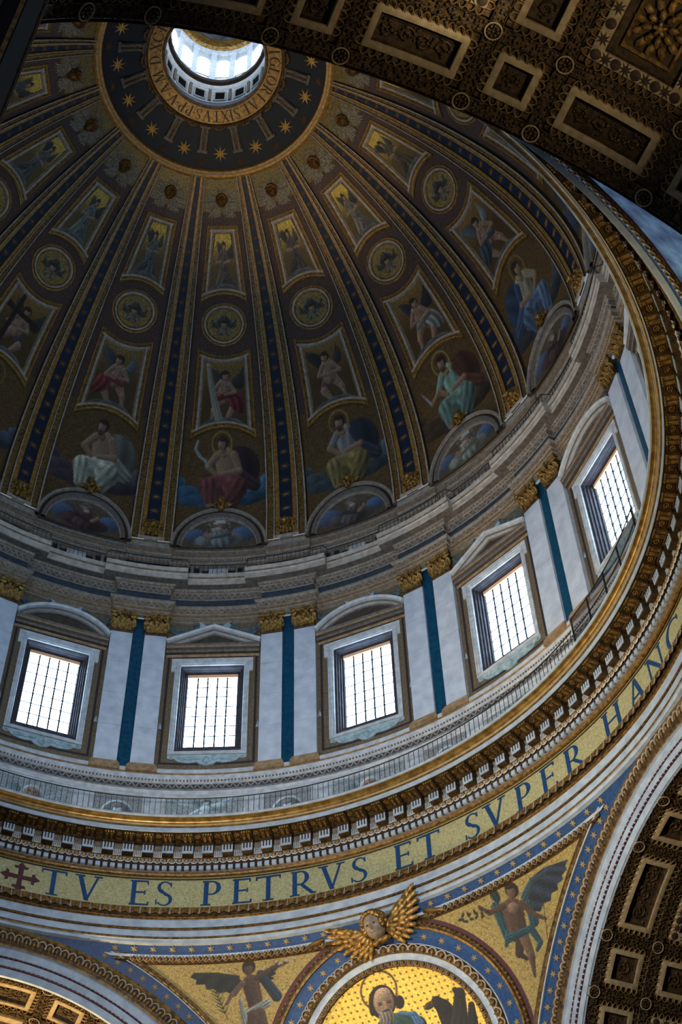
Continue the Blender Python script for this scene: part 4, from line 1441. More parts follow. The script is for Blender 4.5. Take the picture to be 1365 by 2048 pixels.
# garland relief over the pediment
ga = MB()
for sx in (-1, 1):
    for i in range(26):
        t = i / 25
        x = sx * (0.95 + 1.5 * t)
        z = 64.62 - 0.50 * math.sin(math.pi * t) ** 0.8 + (0.1 if t < .1 else 0)
        for q in range(3):
            ga.ball((x + 0.08 * (rng.random() - .5), 20.84 - 0.05 * rng.random(), z + 0.2 * (q - 1) * 0.8), 0.10, 0.08, 0.10, 6, 4)
    for q in range(6):
        a = math.pi / 2 - sx * (0.75 + 0.13 * q)
        L = 1.05 - 0.09 * q
        c_ = (sx * 0.18 + 0.5 * L * math.cos(a), 20.86 - 0.02 * q, 64.42 + 0.45 * L * math.sin(a) - 0.02 * q)
        co, si = math.cos(a), math.sin(a)
        ga.ball(c_, 0.5 * L, 0.05, 0.085, 8, 4, 1, np.array([[co, 0, -si], [0, 1, 0], [si, 0, co]]))
gf = face_head(MB(), (0, 0, 0), 0.17, curls=16, nu=12, nv=10)
Vv = gf.verts()
ga.add(np.stack([Vv[:, 0], 20.84 - Vv[:, 2], 64.7 + Vv[:, 1]], -1), gf.f, 1)
ga_me = ga.mesh('garland', [GARLAND, APRON])
# hanging tassels either side
tas = []
for sx in (-1, 1):
    m_ = MB()
    m_.tube([(sx * 2.5, 20.93, 62.0), (sx * 2.5, 20.93, 57.6)], 0.035, 5)
    m_.ball((sx * 2.5, 20.92, 57.5), 0.10, 0.06, 0.14, 6, 5)
    m_.tube([(sx * 2.5, 20.92, 57.4), (sx * 2.5, 20.92, 56.9)], [0.07, 0.13], 7)
    tas.append(m_.mesh('tassel', [APRON]))
WB = np.array([0, 20.98, 54.4])
for k in range(16):
    kk = k if k <= 8 else k - 16
    kind = 'curved' if k % 2 == 0 else 'triangular'
    lab = ('bright barred window with a %s pediment, %s of the five in view' % (kind, WINW[kk])) if 0 <= kk <= 4 else 'drum window with a %s pediment on the hidden side of the drum' % kind
    w_ = link('window_%d' % (k + 1), None, None, None, -22.5 * k * D)
    tag(w_, lab, 'window', 'drum windows', 'structure')
    for nm, me in (('frame', fr_me), ('reveal', rv_me), ('window_head', hd_me), ('pediment', peds[kind][0]), ('tympanum', peds[kind][1])):
        link(nm, me, w_)
    if -1 <= kk <= 5:
        apo = link('apron', apr_me, w_)
        link('apron_cherub', af_me, apo)
        link('garland', ga_me, w_)
        for m_ in tas:
            link('tassel', m_, w_)
        for i in range(5):
            for j in range(7):
                link('pane', pn_me, w_, ((PX[i] + PX[i + 1]) / 2, 21.60, (PZ[j] + PZ[j + 1]) / 2))
        for x in PX[1:-1]:
            link('glazing_bar', vb_me, w_, (x, 21.55, 0))
        for z in PZ[1:-1]:
            link('cross_bar', hb_me, w_, (0, 21.57, z))
    else:
        m_ = MB()
        m_.box((-1.30, 21.59, 56.33), (1.30, 21.61, 61.36))
        link('pane', m_.mesh('pane', [PANE], smooth=False), w_)

# ---- pilasters in pairs
XC = (20.75 * math.sin(2.52 * D))          # centre of one pilaster, metres from the pair axis
HW = 0.585


def leaf(mb_, x, z0, h, wdt, y0, out, mi=0, nu=5, nv=7):
    t = np.linspace(0, 1, nv)
    s_ = np.linspace(-1, 1, nu)
    T, S_ = np.meshgrid(t, s_, indexing='ij')
    wd = wdt * (0.55 + 0.75 * np.sin(math.pi * np.clip(T * 0.85 + 0.1, 0, 1))) * (1 - 0.55 * T ** 4) * (1 + 0.12 * np.sin(T * 22))
    yy = y0 - out * T ** 2.2 - 0.05 * (1 - S_ ** 2)
    zz = z0 + h * (T - 0.22 * np.clip(T - 0.75, 0, 1) ** 1 * 4 * (T > 0.75))
    mb_.grid(np.stack([x + S_ * wd / 2, yy, zz], -1), mi)


yf = 20.72
cap = MB()
cap.grid(np.array([[[-0.55, yf, 63.72], [0.55, yf, 63.72]], [[-0.56, yf - 0.02, 64.3], [0.56, yf - 0.02, 64.3]], [[-0.66, yf - 0.14, 64.86], [0.66, yf - 0.14, 64.86]]]))
for sx in (-1, 1):
    cap.grid(np.array([[[sx * 0.55, yf, 63.72], [sx * 0.55, 21, 63.72]], [[sx * 0.56, yf - 0.02, 64.3], [sx * 0.56, 21, 64.3]], [[sx * 0.66, yf - 0.14, 64.86], [sx * 0.66, 21, 64.86]]]))
cap.tube([(-0.62, yf - 0.02, 63.72), (0.62, yf - 0.02, 63.72)], 0.06, 6)
cap_me = cap.mesh('capital', [GOLD_DARK])
capsub = []
for x, z0, h_, w0, o0 in [(x, 63.76, 0.50, 0.25, 0.22) for x in (-0.42, -0.14, 0.14, 0.42)] + [(x, 64.0, 0.64, 0.24, 0.28) for x in (-0.56, -0.28, 0.0, 0.28, 0.56)]:
    m_ = MB()
    leaf(m_, x, z0, h_, w0, yf - 0.05, o0)
    m_.tube([(x, yf - 0.10, z0), (x, yf - 0.13 - o0 * 0.3, z0 + h_ * 0.55), (x, yf - 0.1 - o0 * 0.85, z0 + h_ * 0.82)], [0.03, 0.03, 0.015], 5)
    capsub.append(('leaf', m_.mesh('leaf', [GOLD])))
for sx in (-1, 1):
    m_ = MB()
    m_.tube([(sx * (0.52 + 0.19 * math.cos(t) * (1 - t / 12)), yf - 0.24, 64.80 + 0.17 * math.sin(t) * (1 - t / 12)) for t in np.linspace(-2.2, 8.5, 24)], 0.055, 6)
    m_.tube([(sx * 0.06, yf - 0.16, 64.4), (sx * 0.2, yf - 0.22, 64.72), (sx * 0.42, yf - 0.25, 64.96)], 0.045, 5)
    m_.tube([(sx * 0.04, yf - 0.14, 64.5), (sx * 0.12, yf - 0.22, 64.82)], 0.05, 5)
    capsub.append(('volute', m_.mesh('volute', [GOLD])))
m_ = MB()
for q in range(7):
    m_.ball((0.11 * math.cos(q), yf - 0.28, 64.98 + 0.10 * math.sin(q)), 0.07, nu=6, nv=4)
capsub.append(('flower', m_.mesh('flower', [GOLD])))
m_ = MB()
xs = np.linspace(-0.74, 0.74, 9)
yb = yf - 0.30 + 0.10 * (1 - (xs / 0.74) ** 2)
m_.grid(np.stack([np.stack([xs * s2, yb + d2, np.full(9, z)], -1) for s2, d2, z in ((0.94, 0.04, 64.90), (0.97, 0.02, 65.0), (1.0, 0, 65.02), (1.0, 0, 65.12), (0.9, 0.35, 65.12))]))
capsub.append(('abacus', m_.mesh('abacus', [GOLD])))
bs = MB()
sweep = [(20.98, 53.58), (20.52, 53.58), (20.52, 53.86), (20.56, 53.9), (20.54, 53.96), (20.58, 54.02), (20.62, 54.06), (20.60, 54.12), (20.66, 54.2), (20.98, 54.2)]
xw = [0.76, 0.76, 0.76, 0.72, 0.74, 0.70, 0.66, 0.67, 0.62, 0.6]
G = np.stack([[(-w2, 20.98, z), (-w2, y, z), (w2, y, z), (w2, 20.98, z)] for (y, z), w2 in zip(sweep, xw)])
bs.grid(G, [0, 0, 1, 0, 0, 1, 0, 0, 0])
bs_me = bs.mesh('base', [TAN_GOLD, GOLD_DARK])
PAIRW = {-2: 'pair two bays left of the leftmost window', -1: 'pair left of the leftmost window', 0: 'pair left of the second window', 1: 'pair left of the middle window', 2: 'pair left of the fourth window',
         3: 'pair left of the rightmost window', 4: 'pair right of the rightmost window', 5: 'pair behind the cornice'}
strip = MB()
strip.box((-0.36, 20.90, 53.9), (0.36, 21.0, 65.0))
strip_me = strip.mesh('teal_strip', [MARBLE_TEAL])
kp = MB()
kp.box((-0.3, 20.8, 53.6), (0.3, 21.0, 53.88))
kp_me = kp.mesh('strip_foot', [STUCCO])
sb = []
cuts = [54.18, 56.7, 59.0, 61.35, 63.75]
for i in range(4):
    m_ = MB()
    m_.box((-HW, 20.75, cuts[i] + 0.006), (HW, 21.0, cuts[i + 1] - 0.006))
    sb.append(m_.mesh('shaft_stone', [MARBLE], smooth=False))
for k in range(16):
    phi = 11.25 + 22.5 * k
    kk = k if k <= 8 else k - 16
    link('teal_strip', strip_me, drum, None, -phi * D)
    link('strip_foot', kp_me, drum, None, -phi * D)
    if not (-2 <= kk <= 5):
        continue
    for sx, side in ((-1, 'first'), (1, 'second')):
        e = place('pilaster', cyl(20.75, 0, 53.6), phi + sx * 2.52, 'pale pilaster with gilded capital, %s of the %s' % (side, PAIRW[kk]), 'pilaster', 'paired pilasters of the drum')
        for me, nm in [(m_, 'shaft_stone') for m_ in sb] + [(cap_me, 'capital'), (bs_me, 'base')]:
            o = link(nm, me, e)
            o.location = (0, -20.75, -53.6)
            if nm == 'capital':
                for n2, m2 in capsub:
                    link(n2, m2, o)
        # neck moulding is part of the capital

# ---- pedestal zone below the pilasters
ped = root('wall_pedestal', 'pale painted pedestal wall between the cornice railing and the windows', 'wall')
mb = MB()
lathe(mb, [(20.86, 49.0), (20.86, 52.5), (20.82, 52.55), (20.80, 52.62), (20.76, 52.70), (20.76, 53.0), (20.66, 53.06), (20.64, 53.2), (20.72, 53.28), (21.0, 53.3)], np.linspace(-180, 180, 145), [0, 0, 0, 1, 2, 0, 0, 0, 0])
mb.build('pedestal_wall', [STUCCO, STUCCO_GREY, FRIEZE_DARK], ped)
o = zigzag(20.76, 52.73, 52.98, 0.36, 0.06, 0.04, 4.0, 0.0).build('arch_ornament', LINE, ped, smooth=False)
o['kind'] = 'stuff'
o = bead_row(20.65, 53.13, 0.17, 0.045, 4.0, 0.0).build('bead_row', STUCCO_TAN, ped, smooth=False)
o['kind'] = 'stuff'
BP = np.array([0, 20.8, 50.2])
pf1, pf2 = MB(), MB()
cylmap = lambda R_: (lambda x, z, h: np.stack([(R_ - h) * np.sin(x / R_), (R_ - h) * np.cos(x / R_), z + 0 * x], -1))


def rect_path(hw, z0, z1, n=9):
    x = np.linspace(-hw, hw, n)
    return np.concatenate([np.stack([x, np.full(n, z0)], 1), np.stack([x[::-1], np.full(n, z1)], 1)])


FP = [(0, 0), (0.0, 0.05), (0.06, 0.06), (0.08, 0.02), (0.14, 0.02), (0.16, 0.04), (0.2, 0.0)]
loops(pf1, rect_path(2.05, 49.6, 52.35), FP, cylmap(20.85), 0)
loops(pf2, rect_path(1.36, 49.6, 52.42), FP, cylmap(20.85), 0)
pf1_me, pf2_me = pf1.mesh('frame', [STUCCO], BP), pf2.mesh('frame', [STUCCO], BP)
GREY_A, GREY_B, GREY_D = np.array((0.74, 0.80, 0.82)), np.array((0.50, 0.52, 0.52)), np.array((0.36, 0.36, 0.36))
for k in range(-1, 6):
    for half in (0, 1):
        phi = 22.5 * k + 11.25 * half
        hw = 1.36 if half else 2.05
        U, V_ = np.meshgrid(np.linspace(-hw + .2, hw - .2, 56), np.linspace(49.8, 52.2, 40))
        P = Paint(U, V_ - 49.8, GREY_B if not half else GREY_D * 1.3, 0.1, 0.03)
        if half:
            desc = 'painted grey medallion bust below the ' + (PAIRW[k] if k in PAIRW else 'last pair')
            P.ell((0, 1.0), 0.85, 1.05, GREY_A * 0.85)
            P.ell((0, 1.0), 0.76, 0.96, GREY_D)
            P.cap((0, 0.2), (0, 0.9), 0.5, 0.3, GREY_A * 0.8, 0.2)
            head(P, (0.02, 1.42), 0.3, GREY_A, GREY_D * 1.25, 0.4)
        elif k % 2:
            desc = 'painted pale winged figure in the pedestal below the %s window' % (WINW[k] if 0 <= k <= 4 else ('unseen left' if k < 0 else 'unseen right'))
            P.ell((-1.2, 0.9), 0.5, 0.6, GREY_A * 0.6, 0, 0.2)
            P.ell((1.2, 0.9), 0.5, 0.6, GREY_A * 0.6, 0, 0.2)
            P.wing((-0.1, 1.75), math.pi - 0.25, 1.2, 0.13, GREY_A)
            P.wing((0.3, 1.75), 0.5, 1.2, 0.13, GREY_A)
            P.cap((0.0, 1.0), (0.1, 1.65), 0.3, 0.3, GREY_A)
            P.cap((0.0, 1.0), (-0.25, 0.1), 0.28, 0.2, GREY_A * 0.95, 0.15)
            P.cap((0.15, 1.0), (0.5, 0.1), 0.25, 0.16, GREY_A * 0.9, 0.15)
            P.cap((-0.2, 1.6), (-0.8, 1.15), 0.13, 0.09, GREY_A)
            head(P, (0.15, 2.05), 0.2, GREY_A, GREY_D)
        else:
            desc = 'painted wreath with dark balls in the pedestal below the %s window' % (WINW[k] if 0 <= k <= 4 else ('unseen left' if k < 0 else 'unseen right'))
            P.wing((-0.4, 1.3), math.pi - 0.2, 1.2, 0.12, GREY_A * 0.8)
            P.wing((0.4, 1.3), 0.4, 1.2, 0.12, GREY_A * 0.8)
            P.ell((0, 1.3), 0.6, 0.75, GREY_A * 0.8)
            P.ell((0, 1.35), 0.46, 0.6, (0.50, 0.42, 0.36))
            for q in range(6):
                P.ell((0.24 * math.cos(q * 1.05), 1.35 + 0.32 * math.sin(q * 1.05)), 0.09, 0.09, (0.36, 0.22, 0.2))
        t = place('painted_relief', BP, phi, desc, 'painted panel', 'painted pedestal panels')
        link('frame', pf2_me if half else pf1_me, t)
        picture('picture', cylmap(20.84)(U, V_, 0.0), P, t, BP)


# ================================================================== the great cornice above the inscription
PHC = np.linspace(-180, 180, 241)
cor = root('trim_3', 'great gilded ring cornice with modillions above the inscription', 'cornice')
mb = MB()
PR = [(20.86, 49.12), (19.3, 49.14), (18.66, 49.16), (18.60, 49.16), (18.575, 49.10), (18.60, 49.05), (18.66, 49.04), (18.66, 48.99), (18.72, 48.97), (18.80, 48.93), (18.86, 48.87), (18.88, 48.80), (18.93, 48.775), (18.93, 48.74), (18.955, 48.73), (18.955, 48.70),
      (18.99, 48.69), (18.99, 48.46), (19.03, 48.455), (19.06, 48.50), (19.12, 48.52), (19.98, 48.52), (20.0, 48.45), (20.0, 47.72)]
mi = [0, 0, 0, 0, 0, 0, 1, 1, 1, 1, 1, 4, 4, 1, 1, 1, 0, 0, 2, 2, 2, 2, 3]  # two pale strips paint a highlight line along the gilded lip
lathe(mb, PR, PHC, mi)
mb.build('corona', [WHITE, GOLD_LIP, COFFER_GROUND, STUCCO_GREY, COFFER_FRAME], cor)
mb = MB()
lathe(mb, [(20.0, 47.74), (19.92, 47.72), (19.90, 47.68), (19.96, 47.66), (20.12, 47.40), (20.16, 47.38), (20.16, 47.12), (20.22, 47.10)], PHC, [0, 0, 0, 1, 1, 1, 1])
mb.build('bed_moulding', [COFFER_GOLD, BROWN], cor)
mb = MB()
lathe(mb, [(20.16, 47.14), (20.12, 47.12), (20.12, 47.06), (20.22, 47.04), (20.26, 46.98), (20.34, 46.96), (20.36, 47.02), (20.46, 47.04)], PHC, [0, 0, 0, 1, 1, 1, 1])
mb.build('gilt_fillet', [STUCCO_TAN, COFFER_GOLD], cor)
C0, C1 = -30, 158
# dentils, eggs
dn = MB()
dn.box((-0.105, -0.15, -0.13), (0.105, 0.06, 0.085))
dn_me = dn.mesh('dentil', [WHITE], smooth=False)
eg = MB()
eg.ball((0, -0.06, 0), 0.10, 0.10, 0.135, 8, 6, 0)
arcp = [(0.15 * math.cos(t), -0.07 + 0.02 * math.sin(t), 0.02 + 0.17 * math.sin(t)) for t in np.linspace(math.pi * 0.78, math.pi * 2.22, 9)]
eg.tube(arcp, 0.028, 4, 1)
eg_me = eg.mesh('egg', [mat('pale_gilt_egg', (0.58, 0.47, 0.30), (0.42, 0.32, 0.18), 8, rough=0.45, metal=0.2), STUCCO])
ND = 376
for i in range(ND):
    phi = 360.0 * i / ND
    phi = phi - 360 if phi > 180 else phi
    if C0 < phi < C1:
        o = link('dentil', dn_me, cor)
        o.matrix_local = polar(phi, 20.16, 47.26)
        o = link('egg', eg_me, cor)
        o.matrix_local = polar(phi, 20.01, 47.55)
# modillions, each with a lower fluted block and a scroll bracket under the soffit
mo = MB()
w_, g_ = 0.25, 0.035
zb, ztop = 47.74, 48.34
mo.box((-w_, 19.62, zb + 0.0), (w_, 20.0, zb + 0.03), 1)            # brown underside plate
mo.box((-w_, 19.64, zb + 0.03), (w_, 20.0, ztop), 1)
mo.box((-w_, 19.60, zb), (w_, 19.645, zb + 0.12), 0)
for i in range(4):
    x0 = -w_ + i * (2 * w_ - 0.075) / 3
    mo.box((x0, 19.60, zb + 0.12), (x0 + 0.075, 19.645, zb + 0.42), 0)
mo.box((-w_ - 0.03, 19.55, 48.18), (w_ + 0.03, 20.0, 48.30), 1)
mo.box((-w_, 19.12, 48.40), (w_, 19.62, 48.52), 1)
for sx in (-0.11, 0.11):
    mo.tube([(sx, 19.18, 48.40), (sx, 19.5, 48.38), (sx, 19.62, 48.36)], 0.075, 6, 2)
for sx in (-0.17, -0.06, 0.06, 0.17):
    mo.ball((sx, 19.13, 48.41), 0.062, 0.06, 0.07, 6, 4, 3)
mo_me = mo.mesh('modillion', [WHITE, COFFER_GROUND, COFFER_GOLD, GOLD_LIP], smooth=True)
# rosette coffer between modillions
rs = MB()
loops(rs, [(-0.17, -0.2), (0.17, -0.2), (0.17, 0.2), (-0.17, 0.2)], [(0, 0), (0, 0.05), (0.03, 0.05), (0.04, 0)], lambda x, y, h: np.stack([x, y, -h + 0 * x], -1), 0)
for q in range(7):
    a = q * 2 * math.pi / 7
    rs.ball((0.095 * math.cos(a), 0.095 * math.sin(a), -0.03), 0.045, nu=6, nv=4, mi=1)
rs.ball((0, 0, -0.04), 0.04, nu=6, nv=4, mi=1)
rs_me = rs.mesh('rosette_coffer', [GOLD_DARK, COFFER_GOLD])
# fluted strip on the wall between modillions
fl = MB()
for i in range(5):
    x0 = -0.19 + i * 0.085
    fl.box((x0, -0.03, 0.06), (x0 + 0.04, 0.02, 0.36), 0)
fl.box((-0.2, -0.03, 0.0), (0.2, 0.02, 0.07), 0)
fl_me = fl.mesh('fluted_strip', [STUCCO], smooth=False)
sq = MB()
sq.box((-0.12, -0.1, -0.05), (0.12, 0.1, 0.0))
sq_me = sq.mesh('soffit_block', [COFFER_GOLD], smooth=False)
NM = 136
for i in range(NM):
    phi = 360.0 * i / NM
    phi = phi - 360 if phi > 180 else phi
    if C0 < phi < C1:
        link('modillion', mo_me, cor, None, -phi * D)
        h_ = phi + 180.0 / NM
        o = link('rosette_coffer', rs_me, cor)
        o.matrix_local = polar(h_, 19.36, 48.52)
        o = link('fluted_strip', fl_me, cor)
        o.matrix_local = polar(h_, 19.98, 47.74)
        o = link('soffit_block', sq_me, cor)
        o.matrix_local = polar(h_, 19.76, 48.52)

# ---- inscription frieze
fz = root('wall_frieze', 'gold mosaic frieze with tall blue capital letters', 'frieze')
RF = 20.46
mb = MB()
lathe(mb, [(RF, 47.08), (RF, 46.4), (RF, 45.7), (RF, 44.98)], PHC, 0)
mb.build('mosaic_ground', MOSAIC_GOLD, fz)
mb = MB()
lathe(mb, [(RF - .02, 46.93), (RF - .045, 46.92), (RF - .045, 46.88), (RF - .02, 46.87)], PHC, 0)
lathe(mb, [(RF - .02, 45.2), (RF - .045, 45.19), (RF - .045, 45.15), (RF - .02, 45.14)], PHC, 0)
mb.build('dark_line', BROWN, fz)
WORDS = [('+', 0.28), ('T', 4.44), ('V', 8.84), ('E', 15.23), ('S', 18.43), ('P', 24.34), ('E', 28.18), ('T', 31.59), ('R', 35.99), ('V', 39.89), ('S', 43.51), ('E', 49.47), ('T', 53.07), ('S', 59.35), ('V', 62.8),
         ('P', 67.2), ('E', 71.26), ('R', 75.6), ('H', 82.84), ('A', 87.8), ('N', 92.33), ('C', 97.0)]
for ch, phi in WORDS:
    hh = 1.36 if ch != '+' else 1.55
    z0 = 45.44 if ch != '+' else 45.28
    sx = 1.12

    def mp(x, y, d, phi=phi, z0=z0):
        p = phi + x * sx / RF / D
        return cyl(RF - d, p, z0 + y)
    o = link('cross' if ch == '+' else 'letter', letter_mesh(ch, hh, 0.03, ROSE_PURPLE if ch == '+' else BLUE_LETTER, mp), fz)
    o['label'] = 'dark red cross with flared arms' if ch == '+' else 'blue capital letter ' + ch

# ---- architrave with leaf moulding
ar = root('trim_4', 'pale banded architrave with gilded leaf moulding under the inscription', 'architrave')
mb = MB()
lathe(mb, [(RF, 45.1), (20.10, 45.08), (20.02, 45.02), (20.02, 44.98), (20.10, 44.95), (20.16, 44.6), (20.20, 44.56), (20.14, 44.54), (20.12, 44.48), (20.18, 44.46), (20.20, 44.44), (20.20, 44.06), (20.24, 44.05), (20.21, 44.02), (20.21, 43.96), (20.26, 43.95),
           (20.26, 43.62), (20.29, 43.60), (20.265, 43.575), (20.265, 43.50), (20.31, 43.48), (20.33, 43.36), (20.5, 43.33)], PHC,
      [1, 1, 1, 1, 2, 1, 1, 1, 1, 0, 0, 1, 2, 2, 2, 0, 1, 1, 1, 0, 0, 0])
mb.build('architrave_bands', [WHITE, COFFER_GOLD, GOLD_DARK], ar)
wl = MB()
leaf(wl, 0, 0, -0.36, 0.30, 0.0, 0.10)
for sx in (-1, 1):
    wl.tube([(sx * 0.19, -0.02, 0.0), (sx * 0.20, -0.05, -0.16), (sx * 0.16, -0.1, -0.33)], [0.02, 0.03, 0.02], 4, 1)
wl_me = wl.mesh('water_leaf', [COFFER_GOLD, LINE])
n_ = 288
for i in range(n_):
    phi = 360.0 * i / n_
    phi = phi - 360 if phi > 180 else phi
    if C0 < phi < C1:
        o = link('water_leaf', wl_me, ar)
        o.matrix_local = polar(phi, 20.06, 45.0) @ Matrix.Diagonal((1.12, 1.3, 1.25, 1))
bd = MB()
for i in range(1500):
    phi = C0 + (C1 - C0) * i / 1500
    q = 0.10
    V = [cyl(20.18, phi - .035, 43.95), cyl(20.18, phi + .035, 43.95), cyl(20.18, phi + .035, 44.03), cyl(20.18, phi - .035, 44.03), cyl(20.23, phi - .035, 43.95), cyl(20.23, phi + .035, 43.95), cyl(20.23, phi + .035, 44.03), cyl(20.23, phi - .035, 44.03)]
    bd.add(V, [(0, 1, 2, 3), (0, 4, 5, 1), (1, 5, 6, 2), (2, 6, 7, 3), (3, 7, 4, 0)])
o = bd.build('bead_row', COFFER_GOLD, ar, smooth=False)
o['kind'] = 'stuff'

# ================================================================== pendentives
SCN, SR = np.array([0, 0, 30.07]), 24.42
EL = 18.4
NAX = np.array([math.sin(45 * D) * math.cos(EL * D), math.cos(45 * D) * math.cos(EL * D), math.sin(EL * D)])
TAX = np.array([math.cos(45 * D), -math.sin(45 * D), 0.0])
UAX = np.cross(TAX, NAX)
XAX, YAX, ZAX = np.eye(3)


def gno(x, y, off=0.0):
    """gnomonic chart about the roundel axis, metres"""
    x, y = np.broadcast_arrays(np.asarray(x, float), np.asarray(y, float))
    v = NAX * SR + x[..., None] * TAX + y[..., None] * UAX
    v = v / np.linalg.norm(v, axis=-1)[..., None]
    return SCN + v * (SR - np.asarray(off)[..., None] if np.ndim(off) else SR - off)


def axis_frame(n):
    n = n / np.linalg.norm(n)
    ref = ZAX if abs(n[2]) < 0.9 else XAX
    a = np.cross(ref, n)
    a /= np.linalg.norm(a)
    return a, np.cross(n, a), n


def sph_ring(mb_, axis, prof_, mi, t0=0, t1=360, n=181):
    """prof: (angle from axis in degrees, height into the room)"""
    a, b, c = axis_frame(axis)
    t = np.linspace(t0, t1, n) * D
    G = np.stack([SCN + (SR - h) * (math.cos(q * D) * c + math.sin(q * D) * (np.cos(t)[:, None] * a + np.sin(t)[:, None] * b)) for q, h in prof_])
    mb_.grid(G, mi)


def clip(mb_, planes):
    """keep the side where (p - co) . no < 0"""
    bm = bmesh.new()
    vs = [bm.verts.new(v) for v in mb_.verts()]
    for f_, m_ in zip(mb_.f, mb_.m):
        try:
            fc = bm.faces.new([vs[i] for i in f_])
            fc.material_index = m_
        except ValueError:
            pass
    for co, no in planes:
        geom = bm.verts[:] + bm.edges[:] + bm.faces[:]
        bmesh.ops.bisect_plane(bm, geom=geom, plane_co=co, plane_no=no, clear_outer=True, clear_inner=False)
    bm.verts.index_update()
    out = MB()
    out.add(np.array([v.co[:] for v in bm.verts]) if len(bm.verts) else np.zeros((0, 3)), [[v.index for v in f_.verts] for f_ in bm.faces], [f_.material_index for f_ in bm.faces])
    bm.free()
    return out


def xang(c):
    return math.acos(c / SR) / D


def zang(z):
    return math.acos((z - SCN[2]) / SR) / D


XB0, XB1 = 20.50, 20.20      # blue band along the arches
XM = 20.02                   # inner edge of the moulding along the arches
ZB1, ZM = 43.0, 42.64        # below the ring
RO_F, RO_W, RO_BI, RO_BO, RO_E = 9.35, 10.0, 11.6, 13.0, 13.9


def pl_x(c, keep_less=True):
    return ((c, 0, 0), (1, 0, 0) if keep_less else (-1, 0, 0))


def pl_y(c, keep_less=True):
    return ((0, c, 0), (0, 1, 0) if keep_less else (0, -1, 0))


def pl_z(c, keep_less=True):
    return ((0, 0, c), (0, 0, 1) if keep_less else (0, 0, -1))


def pl_n(angd, keep_outside=True):
    co = SCN + NAX * SR * math.cos(angd * D)
    return (tuple(co), tuple(NAX) if keep_outside else tuple(-NAX))


def on_sph(p, up, h):
    n = (SCN - p) / np.linalg.norm(SCN - p)
    up = up - n * (up @ n)
    up /= np.linalg.norm(up)
    t = np.cross(up, n)
    m = Matrix.Identity(4)
    for i in range(3):
        m[i][0], m[i][1], m[i][2], m[i][3] = t[i], up[i], n[i], p[i] + n[i] * h
    return m


egg2 = MB()
egg2.ball((0, 0, 0.05), 0.09, 0.14, 0.09, 7, 5, 0)
egg2.tube([(0.13, 0.14, 0.02), (0.14, -0.05, 0.05), (0.0, -0.18, 0.05), (-0.14, -0.05, 0.05), (-0.13, 0.14, 0.02)], 0.022, 4, 1)
egg2_me = egg2.mesh('egg', [COFFER_GOLD, LINE])


PEND_LABEL = {0: 'blue starred pendentive with gold roundel between the two lit arches', 1: 'shadowed blue pendentive seen past the nave vault at right'}
# ground of both pendentives in view
for q, (phi0, m_) in enumerate(((0, BLUE_BAND), (90, BLUE_BAND))):
    mb = MB()
    sph_ring(mb, ZAX, [(zang(z), 0.0) for z in np.linspace(43.45, 29.0, 34)], 0, n=241)
    mb = clip(mb, [pl_x(XB0), pl_y(XB0), pl_x(-0.01, False), pl_y(-0.01, False)])
    e = root('wall_pendentive', PEND_LABEL[q], 'pendentive')
    e.rotation_euler = (0, 0, -phi0 * D)
    mb.build('mosaic_ground', m_, e)
    # mouldings parallel to the ring and the arches
    RING_P = [(zang(ZB1) - .05, 0.0), (zang(ZB1) - .0, 0.10), (zang(ZB1) + .25, 0.10), (zang(ZB1) + .27, 0.05), (zang(ZM) - .45, 0.12), (zang(ZM) - .12, 0.02), (zang(ZM) - .05, 0.05), (zang(ZM), 0.0)]
    mb = MB()
    sph_ring(mb, ZAX, RING_P, [0, 0, 0, 1, 2, 1, 3], n=361)
    mb = clip(mb, [pl_x(XB1), pl_y(XB1), pl_x(2, False), pl_y(2, False)])
    mb.build('ring_moulding', [WHITE, COFFER_GOLD, GOLD_DARK, ROSE_PURPLE], e)
    for ax, clipp in ((XAX, [pl_z(ZB1), pl_y(XM), pl_y(1, False), pl_z(29.5, False)]), (YAX, [pl_z(ZB1), pl_x(XM), pl_x(1, False), pl_z(29.5, False)])):
        q0 = xang(XB1)
        q1 = xang(XM)
        mb = MB()
        sph_ring(mb, ax, [(q0 - .02, 0.0), (q0, 0.09), (q0 + .12, 0.10), (q0 + .14, 0.05), (q0 + .30, 0.10), (q0 + .5, 0.05), (q1 - .1, 0.08), (q1, 0.0), (q1 + .35, 0.01)], [0, 0, 0, 1, 1, 2, 1, 3], n=361)
        mb = clip(mb, clipp)
        mb.build('arch_moulding', [WHITE, COFFER_GOLD, GOLD_DARK, ROSE_PURPLE], e)
    if q == 0:
        pend = e
    else:
        mb = MB()
        sph_ring(mb, ZAX, [(zang(z), 0.02) for z in np.linspace(ZM, 30.0, 26)], 0, n=241)
        clip(mb, [pl_x(XM - .05), pl_y(XM - .05), pl_x(1, False), pl_y(1, False)]).build('sky_mosaic', SKYMOSAIC, e)
    for i in range(84):
        phi = 12.2 + 65.6 * i / 83
        zq = 42.86
        pq = cyl(math.sqrt(SR * SR - (zq - SCN[2]) ** 2), phi, zq)
        if pq[0] < XB1 - .1 and pq[1] < XB1 - .1 and (q == 1 or abs(phi - 45) > 6.5):
            o = link('egg', egg2_me, e)
            o.matrix_local = on_sph(pq, ZAX, 0.07) @ Matrix.Diagonal((0.95, 0.85, 1, 1))

# stars on the blue bands
pstar = star_mesh('star', 6, 0.175, 0.065, 0.05, mat('pale_gilt_star', (0.58, 0.49, 0.33), None, rough=0.45, metal=0.15))


def sph_frame(p):
    n = (SCN - p) / SR
    t = np.array([n[1], -n[0], 0])
    t = t / np.linalg.norm(t)
    t = -t
    u = np.cross(n, t)
    m = Matrix.Identity(4)
    for i in range(3):
        m[i][0], m[i][1], m[i][2], m[i][3] = t[i], u[i], n[i], p[i]
    return m


